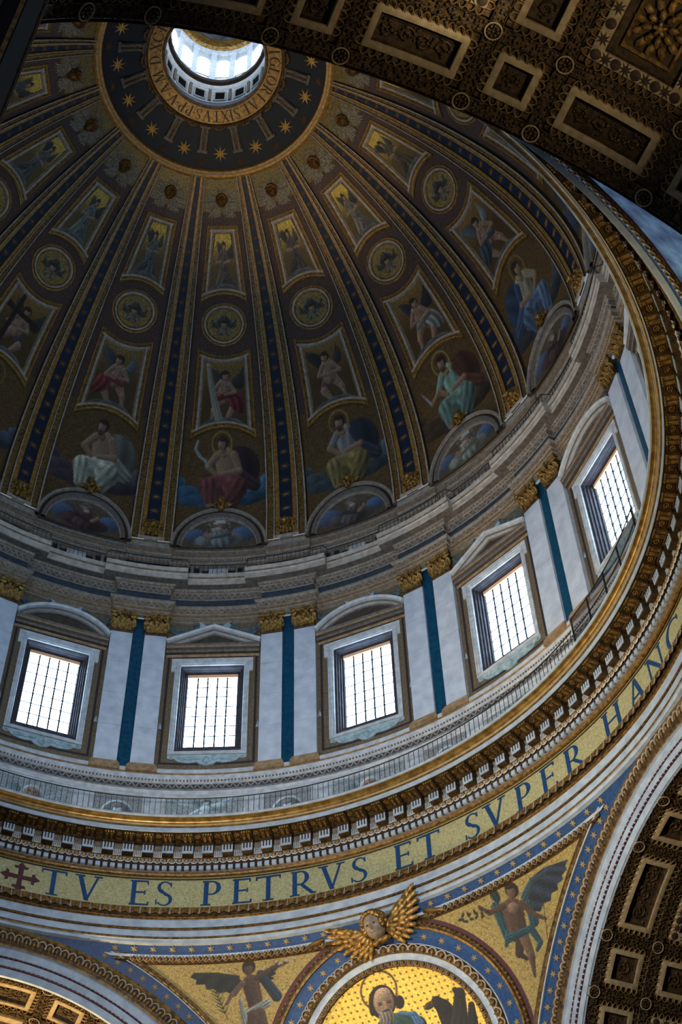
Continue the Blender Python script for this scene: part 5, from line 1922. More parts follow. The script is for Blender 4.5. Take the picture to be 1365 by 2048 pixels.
def add_star(p):
    o = link('star', pstar, pend)
    o.matrix_local = sph_frame(p) @ Matrix.Translation((0, 0, 0.03))


for i in range(-14, 15):
    phi = 45 + 2.32 * i + 0.5
    z = 43.19
    r = math.sqrt(SR * SR - (z - SCN[2]) ** 2)
    p = cyl(r, phi, z)
    if p[0] < 20.35 and p[1] < 20.35 and abs(phi - 45.4) > 3.4:
        add_star(p)
for ax in (0, 1):
    c = 20.34
    rad = math.sqrt(SR * SR - c * c)
    for i in range(34):
        t = 13 + 2.75 * i
        b, z = rad * math.sin(t * D), SCN[2] + rad * math.cos(t * D)
        if z < 43.0 and z > 30 and t > 17:
            add_star(np.array([c, b, z]) if ax == 0 else np.array([b, c, z]))
a_, b_, c_ = axis_frame(NAX)
q = (RO_BI + RO_BO) / 2
for i in range(40):
    t = (9.0 * i + 4) * D
    p = SCN + SR * (math.cos(q * D) * NAX + math.sin(q * D) * (math.cos(t) * TAX + math.sin(t) * UAX))
    if p[2] < 43.2 and not (math.sin(t) > 0.9 and abs(math.cos(t)) < 0.24):
        add_star(p)

# roundel
rd = tag(link('roundel', None, None, tuple(gno(0, 0))), 'great gold roundel of a bearded haloed man and a dark eagle', 'roundel')
BRD = gno(0, 0)


def rd_build(name, mb_, mats, parent):
    o_ = mb_.build(name, mats, parent, BRD)
    return o_


mb = MB()
sph_ring(mb, NAX, [(RO_F, 0.0), (RO_F + .05, 0.16), (RO_F + .12, 0.18), (RO_F + .5, 0.24), (RO_F + .62, 0.16)], [1, 0, 1, 0], n=181)
rd_build('egg_ring', clip(mb, [pl_z(43.4)]), [COFFER_GOLD, GOLD_DARK], rd)
mb = MB()
sph_ring(mb, NAX, [(RO_F + .6, 0.14), (RO_F + .65, 0.12), (RO_BI - .98, 0.12), (RO_BI - .95, 0.2), (RO_BI - .88, 0.22)], [0, 0, 1, 1], n=181)
rd_build('white_ring', clip(mb, [pl_z(43.4)]), [WHITE, GOLD_LIP], rd)
mb = MB()
sph_ring(mb, NAX, [(RO_BI - .9, 0.2), (RO_BI - .8, 0.28), (RO_BI - .3, 0.34), (RO_BI - .12, 0.24), (RO_BI - .1, 0.16), (RO_BI, 0.14), (RO_BI + .02, 0.0)], [0, 1, 1, 0, 2, 2], n=181)
rd_build('leaf_ring', clip(mb, [pl_z(43.4)]), [GOLD_LIP, GOLD_DARK, WHITE], rd)
mb = MB()
sph_ring(mb, NAX, [(RO_BO, 0.0), (RO_BO + .02, 0.15), (RO_BO + .25, 0.18), (RO_BO + .3, 0.10), (RO_BO + .36, 0.10), (RO_BO + .6, 0.15), (RO_E - .2, 0.06), (RO_E - .18, 0.03), (RO_E + .25, 0.02)], [0, 0, 0, 1, 1, 1, 2, 2], n=181)
rd_build('outer_ring', clip(mb, [pl_z(ZB1), pl_x(XM + .1), pl_y(XM + .1)]), [COFFER_GOLD, GOLD_DARK, ROSE_PURPLE], rd)
mb = MB()
sph_ring(mb, NAX, [(RO_BI, 0.012), (RO_BO, 0.012)], [0], n=181)
rd_build('blue_ring', clip(mb, [pl_z(43.3), pl_x(20.4), pl_y(20.4)]), [BLUE_BAND], rd)

rstar = []
# eggs and leaves round the roundel
om = MB()
om.tube([(0.2 * math.cos(t) * (1.15 if abs(math.cos(t)) > .8 else 1), 0.2 * math.sin(t), 0.05) for t in np.linspace(-0.5, math.pi + 0.5, 11)], 0.035, 5, 0)
om.ball((0, 0.0, 0.05), 0.09, 0.12, 0.07, 6, 5, 1)
om.ball((0.0, -0.14, 0.04), 0.05, 0.06, 0.05, 5, 4, 1)
om_me = om.mesh('leaf_arch', [LINE, COFFER_GOLD])


for qd, hh, me, npc, nm in ((RO_F + .32, 0.2, egg2_me, 84, 'egg'), (RO_BI - .55, 0.3, om_me, 66, 'leaf_arch')):
    for i in range(npc):
        t = 2 * math.pi * i / npc
        dirv = math.cos(t) * TAX + math.sin(t) * UAX
        p = SCN + SR * (math.cos(qd * D) * NAX + math.sin(qd * D) * dirv)
        if p[2] < 36.3 or p[2] > 43.3:
            continue
        o = link(nm, me, rd)
        m4 = on_sph(p, dirv, hh)
        m4.translation = m4.translation - Vector(BRD)
        sc = 0.82 if nm == 'egg' else 0.9
        o.matrix_local = m4 @ Matrix.Diagonal((sc, sc * (0.8 if nm == 'egg' else 1.0), 1, 1))
for i in range(260):       # eggs of the outer ring, small: one joined piece
    pass
mbo = MB()
for i in range(150):
    t = 2 * math.pi * i / 150
    dirv = math.cos(t) * TAX + math.sin(t) * UAX
    p = SCN + (SR - 0.12) * (math.cos((RO_BO + .58) * D) * NAX + math.sin((RO_BO + .58) * D) * dirv)
    if 36.5 < p[2] < 43.0 and p[0] < XM + .1 and p[1] < XM + .1:
        mbo.ball(p, 0.075, nu=6, nv=4)
o = rd_build('egg_row', mbo, [COFFER_GOLD], rd)
o['kind'] = 'stuff'

# painted field of the roundel
th_, q_ = np.meshgrid(np.linspace(-0.25, math.pi + 0.25, 330), np.linspace(0.0, 1, 170) ** 0.8)
Rg = math.tan(RO_F * D) * SR
X, Y = Rg * q_ * np.cos(th_), Rg * q_ * np.sin(th_)
P = Paint(X, Y, (0.76, 0.62, 0.25), 0.10, 0.022)
dot = ((np.round((X * 0.9 + Y * 0.25) / 0.25) * 0.25 - (X * 0.9 + Y * 0.25)) ** 2 + (np.round((Y * 0.95) / 0.25) * 0.25 - Y * 0.95) ** 2)
P.put((0.0032 - dot) / 0.002, (0.36, 0.27, 0.1))
P.ring((-0.45, 3.25), 0.80, 0.05, (0.25, 0.19, 0.1))
P.cap((-1.5, 0.4), (-1.1, 1.4), 0.7, 0.5, (0.35, 0.14, 0.12), 0.15)
P.cap((-0.3, 0.2), (-0.2, 1.5), 1.0, 0.72, (0.13, 0.22, 0.19), 0.15)
P.cap((0.9, 1.4), (0.3, 1.85), 0.45, 0.35, (0.13, 0.22, 0.2), 0.12)
P.cap((1.15, 1.2), (0.85, 1.9), 0.22, 0.16, (0.20, 0.33, 0.48), 0.2)
P.cap((0.8, 1.95), (0.25, 2.12), 0.10, 0.07, (0.24, 0.38, 0.5))
P.ell((-0.4, 2.75), 0.62, 0.72, (0.10, 0.075, 0.05), 0, 0.15)
P.ell((0.35, 2.55), 0.22, 0.3, (0.10, 0.075, 0.05))
P.ell((-0.34, 2.72), 0.46, 0.62, (0.48, 0.38, 0.30))
P.ell((-0.32, 3.05), 0.38, 0.28, (0.56, 0.46, 0.38))
for sx in (-0.52, -0.12):
    P.ell((sx, 2.66), 0.13, 0.05, (0.14, 0.10, 0.08))
    P.ell((sx, 2.74), 0.16, 0.035, (0.2, 0.14, 0.1))
P.cap((-0.31, 2.72), (-0.28, 2.48), 0.05, 0.08, (0.55, 0.43, 0.33))
P.ell((-0.35, 2.08), 0.34, 0.42, (0.36, 0.33, 0.30), 0, 0.2, 14)
P.ell((-0.3, 2.36), 0.22, 0.06, (0.20, 0.15, 0.13))
P.ell((-0.92, 2.5), 0.12, 0.25, (0.10, 0.075, 0.05))
# eagle
bl = (0.10, 0.085, 0.075)
P.cap((2.55, 0.9), (2.2, 1.85), 0.55, 0.35, bl, 0.2)
P.cap((2.2, 1.85), (1.95, 2.15), 0.33, 0.25, bl, 0.12)
P.ell((1.62, 2.08), 0.30, 0.17, (0.20, 0.15, 0.10), 0.2)
P.cap((1.45, 2.1), (1.36, 1.95), 0.08, 0.02, (0.32, 0.25, 0.12))
P.cap((1.7, 1.98), (1.5, 1.96), 0.035, 0.03, (0.08, 0.06, 0.05))
P.ell((1.72, 2.14), 0.04, 0.035, (0.4, 0.3, 0.15))
P.cap((2.75, 1.0), (3.05, 2.2), 0.42, 0.26, (0.12, 0.105, 0.095), 0.25)
P.cap((3.05, 2.2), (2.85, 2.42), 0.24, 0.12, (0.12, 0.105, 0.095), 0.2)
P.cap((3.3, 0.6), (3.45, 1.6), 0.3, 0.16, bl, 0.2)
P.cap((1.35, 0.9), (1.25, 1.4), 0.12, 0.10, (0.14, 0.10, 0.09))
picture('picture', gno(X, Y, 0.02), P, rd, BRD)

# triangular panels with winged boys
def tri_panel(side, label):
    U, V_ = np.meshgrid(np.linspace(2.2, 12.2, 260), np.linspace(0.0, 7.6, 210))
    X_ = U * side
    G_ = gno(X_, V_, 0.015)
    mb_ = MB().grid(G_)
    mb_ = clip(mb_, [pl_z(ZM), pl_x(XM), pl_y(XM), pl_n(RO_E + 0.2)])
    Vv_ = mb_.verts()
    d_ = (Vv_ - SCN)
    d_ = d_ / (d_ @ NAX)[:, None] * SR
    x, y = d_ @ TAX * side, d_ @ UAX
    P_ = Paint(x, y, (0.50, 0.43, 0.235), 0.14, 0.03)
    nz = (np.sin(x * 9 + 3 * np.sin(y * 4)) * np.sin(y * 11 + 2 * np.sin(x * 5)))
    P_.put((nz - 0.75) * 3, (0.33, 0.26, 0.12))
    br = (0.28, 0.20, 0.16)
    if side > 0:
        wg = (0.10, 0.13, 0.18)
        P_.poly([(6.95, 4.75), (7.35, 5.5), (7.9, 5.95), (8.7, 6.2), (10.15, 6.2), (9.85, 5.95), (9.9, 5.8), (9.5, 5.6), (9.5, 5.4), (9.1, 5.3), (9.05, 5.05), (8.65, 5.0), (8.5, 4.7), (8.1, 4.7), (7.8, 4.4)], wg, 0.3, 13, 1.2)
        P_.cap((7.3, 5.25), (7.9, 5.8), 0.22, 0.17, (0.16, 0.25, 0.29), 0.2)
        P_.cap((7.9, 5.8), (9.3, 6.12), 0.15, 0.06, (0.15, 0.21, 0.26), 0.15)
        for i in range(6):
            P_.cap((7.7 + 0.2 * i, 5.0 + 0.16 * i), (8.7 + 0.2 * i, 5.1 + 0.15 * i), 0.025, 0.015, (0.05, 0.065, 0.10))
        P_.ell((5.85, 5.75), 0.24, 0.42, (0.10, 0.17, 0.17), 0.3, 0.2)
        teal = (0.115, 0.235, 0.265)
        P_.cap((5.75, 5.2), (5.85, 3.9), 0.26, 0.2, teal, 0.3)
        P_.cap((5.95, 3.95), (5.7, 3.5), 0.2, 0.1, teal, 0.3)
        P_.cap((7.35, 4.9), (7.35, 4.1), 0.2, 0.26, teal, 0.3)
        P_.cap((6.5, 4.85), (6.45, 3.8), 0.56, 0.44, br, 0.08)
        P_.ell((6.55, 4.95), 0.3, 0.25, (0.42, 0.34, 0.28))
        P_.cap((6.1, 5.15), (5.35, 5.05), 0.17, 0.13, br)
        P_.cap((5.35, 5.05), (4.95, 5.45), 0.13, 0.08, br)
        P_.cap((7.0, 5.0), (7.5, 4.35), 0.18, 0.13, br)
        P_.cap((7.5, 4.35), (7.95, 4.05), 0.13, 0.09, br)
        P_.cap((6.5, 3.7), (6.2, 3.0), 0.28, 0.2, (0.20, 0.15, 0.13))
        P_.cap((6.2, 3.0), (6.5, 2.7), 0.16, 0.1, (0.18, 0.13, 0.12))
        P_.cap((6.65, 3.6), (6.75, 2.7), 0.27, 0.2, (0.36, 0.28, 0.2))
        P_.cap((6.75, 2.7), (6.65, 1.9), 0.17, 0.08, (0.28, 0.21, 0.17))
        P_.cap((5.9, 3.75), (7.1, 3.85), 0.2, 0.17, teal, 0.3)
        P_.cap((7.1, 3.85), (7.35, 3.2), 0.2, 0.16, teal, 0.25)
        P_.cap((7.35, 3.15), (7.1, 2.9), 0.14, 0.1, teal, 0.25)
        P_.ell((6.75, 5.68), 0.36, 0.36, (0.12, 0.085, 0.06))
        P_.ell((6.68, 5.62), 0.24, 0.3, (0.36, 0.27, 0.21))
        P_.ell((6.72, 5.9), 0.32, 0.16, (0.12, 0.085, 0.06))
        P_.cap((8.2, 5.2), (7.75, 3.2), 0.03, 0.03, (0.14, 0.11, 0.09))
        for i in range(14):
            P_.ell((3.9 + 0.1 * i + 0.1 * math.sin(i * 2), 5.15 + 0.16 * math.sin(i * 1.7)), 0.14, 0.08, (0.15, 0.13, 0.07), i)
    else:
        P_.poly([(6.4, 5.0), (6.8, 5.45), (7.6, 5.75), (8.75, 6.0), (9.0, 5.85), (8.7, 5.65), (8.75, 5.45), (8.3, 5.35), (8.25, 5.1), (7.85, 5.05), (7.7, 4.8), (7.3, 4.8), (6.9, 4.5)], (0.075, 0.085, 0.085), 0.3, 13, 1.2)
        P_.cap((6.7, 5.3), (8.4, 5.86), 0.13, 0.05, (0.11, 0.125, 0.12), 0.2)
        for i in range(6):
            P_.cap((5.6, 5.0), (4.7 + 0.12 * i, 5.5 - 0.2 * i), 0.16, 0.07, (0.07, 0.08, 0.09), 0.1)
        br2 = (0.24, 0.175, 0.14)
        P_.cap((5.6, 5.2), (5.0, 4.1), 0.22, 0.26, (0.10, 0.15, 0.20), 0.25)
        P_.cap((6.1, 4.9), (6.0, 3.8), 0.42, 0.36, br2, 0.06)
        P_.cap((5.8, 5.1), (5.0, 5.35), 0.15, 0.12, br2)
        P_.cap((5.0, 5.35), (4.25, 5.45), 0.12, 0.07, br2)
        P_.cap((6.5, 5.0), (7.1, 4.6), 0.16, 0.12, (0.32, 0.25, 0.2))
        P_.cap((7.1, 4.6), (7.35, 4.25), 0.12, 0.08, (0.32, 0.25, 0.2))
        P_.cap((5.5, 3.9), (6.5, 3.6), 0.2, 0.22, (0.40, 0.42, 0.42), 0.3)
        P_.cap((6.7, 4.3), (6.6, 3.0), 0.1, 0.2, (0.40, 0.42, 0.42), 0.3)
        P_.cap((5.9, 3.5), (5.7, 2.4), 0.3, 0.22, br2)
        P_.cap((6.2, 3.5), (6.5, 2.4), 0.28, 0.2, br2)
        P_.ell((6.1, 5.65), 0.34, 0.34, (0.10, 0.065, 0.05))
        P_.ell((6.14, 5.55), 0.22, 0.27, (0.28, 0.2, 0.16))
        P_.ell((6.1, 5.82), 0.3, 0.15, (0.10, 0.065, 0.05))
        P_.cap((7.4, 3.6), (8.0, 5.6), 0.035, 0.02, (0.12, 0.14, 0.08))
        for i in range(9):
            y0 = 3.9 + 0.19 * i
            P_.cap((7.5 + 0.06 * i, y0), (7.25 + 0.08 * i, y0 + 0.3), 0.05, 0.02, (0.13, 0.15, 0.08))
            P_.cap((7.5 + 0.06 * i, y0), (7.85 + 0.05 * i, y0 + 0.25), 0.05, 0.02, (0.13, 0.15, 0.08))
        for i in range(8):
            P_.ell((3.9 + 0.13 * i, 5.5 + 0.08 * math.sin(i * 2)), 0.07, 0.07, (0.52, 0.52, 0.48))
    base = gno(side * 6.5, 4.2)
    t = tag(link('putto_mosaic', None, None, tuple(base)), label, 'mosaic', 'winged boys of the pendentive')
    me = mb_.mesh('picture', [PAINT], base)
    ca = me.color_attributes.new('Col', 'FLOAT_COLOR', 'POINT')
    c4 = np.ones((len(me.vertices), 4))
    c4[:, :3] = P_.colors().reshape(-1, 3)
    ca.data.foreach_set('color', c4.ravel())
    link('picture', me, t)


tri_panel(1, 'winged boy in teal cloth with raised dark wing, gold triangle right of the roundel')
tri_panel(-1, 'winged boy with black wings holding a palm frond, gold triangle left of the roundel')

# large gilded cherub over the roundel
p0 = SCN + (SR - 0.25) * (np.array([math.sin(45.6 * D) * math.cos(31.9 * D), math.cos(45.6 * D) * math.cos(31.9 * D), math.sin(31.9 * D)]))
tch = link('cherub_head_ornament', None)
tch.matrix_world = on_sph(p0, ZAX, 0.12) @ Matrix.Rotation(11 * D, 4, 'Z')
tag(tch, 'large gilded cherub head with spread wings above the gold roundel', 'cherub')
fh = face_head(MB(), (0, 0, 0.42), 0.56, nu=44, nv=34)
V0 = fh.verts() - np.array([0, 0, 0.42])
fh2 = MB()
fh2.add(V0 * np.array([1, 1, 1.25]) + np.array([0, 0, 0.42]), fh.f)
fh2.build('face', SKIN_GOLD, tch)
ft = MB()
for sx in (-1, 1):
    ft.ball((sx * 0.165, 0.045, 0.42 + 0.545), 0.055, 0.032, 0.04, 8, 5, 0)
    ft.tube([(sx * 0.07, 0.11, 0.42 + 0.60), (sx * 0.16, 0.145, 0.42 + 0.58), (sx * 0.26, 0.11, 0.42 + 0.50)], 0.016, 5, 1)
ft.tube([(-0.09, -0.275, 0.42 + 0.57), (0, -0.285, 0.42 + 0.61), (0.09, -0.275, 0.42 + 0.57)], 0.014, 5, 0)
ft.build('eyes_and_mouth', [BROWN, COFFER_FRAME], tch)
hm = MB()
for i in range(260):
    ang_ = -0.5 + rng.random() * (math.pi + 1.0)
    q_ = rng.random()
    px, py, pz = math.cos(ang_) * (1.02 - 0.28 * q_), math.sin(ang_) * (1.10 - 0.22 * q_) + 0.10, -0.25 + 0.95 * q_
    if py < 0.52 and abs(px) < 0.68:
        continue
    hm.ball(np.array([px, py, pz]) * 0.56 + np.array([0, 0, 0.42]), 0.07 + 0.055 * rng.random(), nu=7, nv=5)
hm.build('curls', GOLD, tch)
for sx in (-1, 1):
    wm = MB()
    wm.tube([(sx * 0.30, -0.30, 0.10), (sx * 0.55, -0.12, 0.16), (sx * 0.85, 0.10, 0.14)], [0.2, 0.18, 0.08], 8)
    wg = wm.build('wing', GOLD, tch)
    for row, (L0, n0, wd0, zz) in enumerate(((1.75, 9, 0.15, 0.10), (1.15, 8, 0.15, 0.22), (0.70, 6, 0.14, 0.32))):
        for i in range(n0):
            t = i / (n0 - 1)
            ba = 0.52 - 1.55 * t ** 1.15
            l2 = L0 * (1 - 0.50 * t)
            a = ba if sx > 0 else math.pi - ba
            ox, oy = sx * (0.40 + 0.30 * (1 - t)), 0.02 - 0.42 * t
            co, si = math.cos(a), math.sin(a)
            R3 = np.array([[co, -si, 0], [si, co, 0], [0, 0, 1]])
            c_ = (ox + 0.5 * l2 * co, oy + 0.5 * l2 * si, zz + 0.06 * math.sin(3 * t))
            fm = MB()
            fm.ball(c_, 0.54 * l2, wd0 * (1 - 0.15 * t), 0.075, 10, 6, 0, R3)
            fm.build('feather', GOLD, wg)
nk = MB()
for sx in (-1, 1):
    nk.ball((sx * 0.22, -0.66, 0.36), 0.22, 0.16, 0.16, 8, 6)
nk.ball((0, -0.6, 0.3), 0.24, 0.2, 0.2, 8, 6)
nk.build('collar_feathers', GOLD, tch)
for sx in (-1, 1):
    mt = MB()
    a0 = gno(sx * 3.3, 5.78, 0.10)
    a1 = gno(sx * 2.4, 5.98, 0.12)
    mt.tube([a0, (a0 + a1) / 2 + (SCN - a0) * 0.004, a1], [0.07, 0.12, 0.10], 8)
    mt.build('reeded_tie', GOLD_LIP, pend)

# ================================================================== arches of the crossing and coffered vaults
def archivolt(rz, label, cat, dz0=30.25):
    e = root('trim_5' if rz == 0 else 'trim_6', label, cat)
    e.rotation_euler = (0, 0, rz)
    t = np.linspace(-95, 95, 191) * D
    prof_ = [(13.42, 20.62), (13.36, 20.44), (13.16, 20.42), (13.12, 20.50), (13.05, 20.40), (12.62, 20.36), (12.5, 20.46), (12.42, 20.48), (12.40, 20.58), (12.02, 20.60), (12.0, 20.64), (11.92, 20.64), (11.90, 20.62), (11.58, 20.64), (11.56, 20.68), (11.48, 20.68), (11.46, 20.66), (11.12, 20.70), (11.10, 20.80)]
    mi_ = [0, 0, 0, 1, 1, 1, 0, 2, 2, 2, 3, 2, 2, 2, 3, 2, 2, 2]
    mb_ = MB()
    G_ = np.stack([np.stack([R_ * np.sin(t), np.full_like(t, y), dz0 - 0.18 + R_ * np.cos(t)], -1) for R_, y in prof_])
    mb_.grid(G_, mi_)
    mb_.build('archivolt_bands', [COFFER_GOLD, GOLD_DARK, WHITE, ROSE_PURPLE], e)
    N_ = 110
    for i in range(N_):
        a = -84 + 168 * i / (N_ - 1)
        if not (-5 < a < 62) and not (-62 < a < 5):
            continue
        o_ = link('leaf_arch', om_me, e)
        R_ = 12.78
        p = np.array([R_ * math.sin(a * D), 20.42, dz0 - 0.18 + R_ * math.cos(a * D)])
        up = np.array([math.sin(a * D), 0, math.cos(a * D)])
        n_v = np.array([0, -1.0, 0])
        tv = np.cross(up, n_v)
        m = Matrix.Identity(4)
        for j in range(3):
            m[j][0], m[j][1], m[j][2], m[j][3] = tv[j], up[j], n_v[j], p[j]
        o_.matrix_local = m @ Matrix.Diagonal((0.82, 1.25, 1.3, 1))
    bdm = MB()
    for R_ in (11.96, 11.52):
        for i in range(400):
            a = (-70 + 140 * i / 399) * D
            c_ = np.array([R_ * math.sin(a), 20.62, dz0 - 0.18 + R_ * math.cos(a)])
            if i % 3 != 2:
                bdm.ball(c_, 0.045, nu=5, nv=3)
    o_ = bdm.build('bead_row', ROSE_PURPLE, e)
    o_['kind'] = 'stuff'
    return e


archivolt(0.0, 'white banded arch with gilded leaf edge over the golden lit vault', 'arch', 30.13)
archivolt(-90 * D, 'white banded arch with gilded leaf edge over the dark side vault', 'arch')

rosette_mb = MB()
for ring_, (rr_, n0, s0) in enumerate(((0.52, 12, 0.17), (0.30, 8, 0.14), (0.1, 5, 0.09))):
    for i in range(n0):
        a = i * 2 * math.pi / n0 + ring_ * 0.3
        co, si = math.cos(a), math.sin(a)
        rosette_mb.ball((rr_ * co, rr_ * si, 0.06 + 0.07 * ring_), s0, s0 * 0.6, 0.07, 6, 4, 0, np.array([[co, -si, 0], [si, co, 0], [0, 0, 1]]))
rosette_mb.ball((0, 0, 0.2), 0.1, nu=8, nv=5)
rosette_me = rosette_mb.mesh('rosette', [COFFER_GOLD])
boss_mb = MB()
boss_mb.tube([(0.225 * math.cos(t), 0.225 * math.sin(t), 0.05) for t in np.linspace(0, 2 * math.pi, 21)], 0.022, 6, 0)
for i in range(8):
    boss_mb.ball((0.13 * math.cos(i * .785), 0.13 * math.sin(i * .785), 0.04), 0.05, nu=6, nv=4, mi=1)
boss_mb.ball((0, 0, 0.05), 0.05, nu=6, nv=4, mi=1)
boss_me = boss_mb.mesh('boss', [COFFER_FRAME, GOLD_DARK])
vstar = star_mesh('dark_star', 8, 0.2, 0.08, 0.03, BROWN)
vdot = MB()
vdot.ball((0, 0, 0), 0.15, 0.15, 0.03, 12, 4)
vdot_me = vdot.mesh('dark_disc', [BROWN])


def vault(label, rz, x0, z0, R, ybeg, lines, narrow_first, rows, y_end, detail_range, ydir, y_detail):
    """barrel along local +y*ydir; lines: angles of the boss rows; rows: y of the boss rings"""
    e = root('ceiling_vault', label, 'vault')
    e.rotation_euler = (0, 0, rz)

    def pt(a, y, h=0.0):
        a, y, h = np.broadcast_arrays(np.asarray(a, float), np.asarray(y, float), np.asarray(h, float))
        return np.stack([x0 + (R - h) * np.sin(a * D), y, z0 + (R - h) * np.cos(a * D)], -1)

    def fr4(a, y, h=0.0):
        p = pt(a, y, h)
        t_ = np.array([math.cos(a * D), 0, -math.sin(a * D)])
        n_v = -np.array([math.sin(a * D), 0, math.cos(a * D)])
        u_ = np.cross(n_v, t_)
        m = Matrix.Identity(4)
        for j in range(3):
            m[j][0], m[j][1], m[j][2], m[j][3] = t_[j], u_[j], n_v[j], p[j]
        return m
    ybk = rows[0] - ydir * 0.28
    mb_ = MB()
    an_ = np.linspace(-96, 96, 97)
    mb_.grid(np.stack([pt(an_, np.full_like(an_, y), -0.30) for y in (ybk, y_end)]), 0)
    mb_.grid(np.stack([pt(an_, np.full_like(an_, ybk), h) for h in (-0.6, 0.02)]), 0)
    mb_.build('vault_shell', COFFER_GROUND, e)
    # coffer grid
    rb_ = MB()
    gar = MB()
    for a in lines:
        w2 = 0.17 / R / D
        ys = np.linspace(ybk, rows[-1], 30)
        if detail_range[0] - 20 < a < detail_range[1] + 20:
            for s0 in (-1, 1):
                gar.tube(pt(a + s0 * w2 * 1.05, ys, 0.0), 0.022, 5)
        rb_.grid(np.stack([pt(np.full_like(ys, a + d_), ys, h) for d_, h in ((-w2, -0.3), (-w2, -0.04), (w2, -0.04), (w2, -0.3))]), 0)
    for y in rows:
        a_l = np.linspace(lines[0], lines[-1], 90)
        rb_.grid(np.stack([pt(a_l, np.full_like(a_l, y + d_), h) for d_, h in ((-0.17, -0.3), (-0.17, -0.03), (0.17, -0.03), (0.17, -0.3))]), 0)
        for s0 in (-1, 1):
            gar.tube(pt(a_l, np.full_like(a_l, y + 0.18 * s0), 0.0), 0.022, 5)
    rb_.build('vault_rib', GOLD_DARK, e)
    gar.build('rib_fillet', GOLD_DARK, e)
    # leaf and berry garlands on the ribs (tiny gilded leaves)
    bm_ = MB()
    for y in rows:
        if abs(y) > abs(y_detail):
            continue
        a = detail_range[0]
        while a < detail_range[1]:
            for q2 in range(3):
                c_ = pt(a + rng.normal() * 0.25, y + (q2 - 1) * 0.13 + rng.normal() * 0.03, 0.02)
                s_ = 0.03 + 0.035 * rng.random()
                bm_.ball(c_, s_, s_, s_ * 0.8, 5, 3)
            a += 0.62
    for a in lines:
        if detail_range[0] <= a <= detail_range[1]:
            for y in np.arange(min(abs(rows[0]), abs(rows[-1])), min(abs(y_detail), abs(rows[-1])), 0.14):
                for q2 in range(3):
                    c_ = pt(a + (q2 - 1) * 0.6 + rng.normal() * 0.12, ydir * y + rng.normal() * 0.03, 0.02)
                    s_ = 0.03 + 0.035 * rng.random()
                    bm_.ball(c_, s_, s_, s_ * 0.8, 5, 3)
    o_ = bm_.build('leaf_garland', COFFER_GROUND, e)
    o_['kind'] = 'stuff'
    for y in rows:
        for a in lines:
            if detail_range[0] - 12 <= a <= detail_range[1] + 12 and abs(y) <= abs(y_detail) + 3:
                o_ = link('boss', boss_me, e)
                o_.matrix_local = fr4(a, y, 0.02)
    # coffers
    for i in range(len(lines) - 1):
        a0, a1 = lines[i], lines[i + 1]
        na = (i % 2 == 0) == narrow_first
        for j in range(len(rows) - 1):
            y0, y1 = sorted((rows[j], rows[j + 1]))
            ny_ = j % 2 == 0
            if abs(y0) > abs(y_detail) + 2:
                continue
            ca_, cy_ = (a0 + a1) / 2, (y0 + y1) / 2
            hw_, hh_ = (a1 - a0) / 2 * D * R - 0.42, (y1 - y0) / 2 - 0.42
            mp_ = lambda x, y, h: pt(ca_ + x / R / D, cy_ + y, -0.04 + h)
            nx_, nyy = 7, 5
            xs_, ys_ = np.linspace(-hw_, hw_, nx_), np.linspace(-hh_, hh_, nyy)
            path = np.concatenate([np.stack([xs_, np.full(nx_, -hh_)], 1), np.stack([np.full(nyy - 2, hw_), ys_[1:-1]], 1), np.stack([xs_[::-1], np.full(nx_, hh_)], 1), np.stack([np.full(nyy - 2, -hw_), ys_[::-1][1:-1]], 1)])
            c_ = MB()
            big_ = (not na) and (not ny_)
            fw_ = 0.34 if big_ else 0.21
            loops(c_, path, [(-0.18, -0.05), (-0.02, -0.06), (0.0, 0.03), (0.03, 0.05), (fw_ - 0.02, 0.05), (fw_, -0.02), (fw_ + 0.03, -0.20), (fw_ + 0.10, -0.2)], mp_, [2, 0, 0, 0, 0, 1, 1])
            G_ = np.stack([mp_(np.linspace(-hw_ + fw_, hw_ - fw_, 7), np.full(7, y_), -0.2) for y_ in (-hh_ + fw_, hh_ - fw_)])
            c_.grid(G_, 1)
            co_ = c_.build('coffer', [COFFER_FRAME, COFFER_GROUND, GOLD_DARK], e)
            vis = detail_range[0] - 8 < ca_ < detail_range[1] + 8 and abs(cy_) < abs(y_detail) + 1
            if not vis:
                continue
            # egg loops round the frame, joined
            eg_ = MB()
            st_ = 0.255
            gx = lambda h2: np.linspace(-h2 + st_ / 2, h2 - st_ / 2, max(2, int(round(2 * h2 / st_))))
            per = [(x, -hh_ - 0.05, 0, -1) for x in gx(hw_)] + [(x, hh_ + 0.05, 0, 1) for x in gx(hw_)] + [(-hw_ - 0.05, y_, -1, 0) for y_ in gx(hh_)] + [(hw_ + 0.05, y_, 1, 0) for y_ in gx(hh_)]
            for x, y_, ox, oy in per:
                tt_ = np.linspace(-0.45, math.pi + 0.45, 9)
                px = x + (0.105 * np.cos(tt_) if oy else np.sin(tt_) * ox * 0.15)
                py = y_ + (np.sin(tt_) * oy * 0.15 if oy else 0.105 * np.cos(tt_))
                eg_.tube(mp_(px, py, 0.035 + 0 * px), 0.02, 4)
            o_ = eg_.build('egg_border', EGG_DULL, co_)
            o_['kind'] = 'stuff'
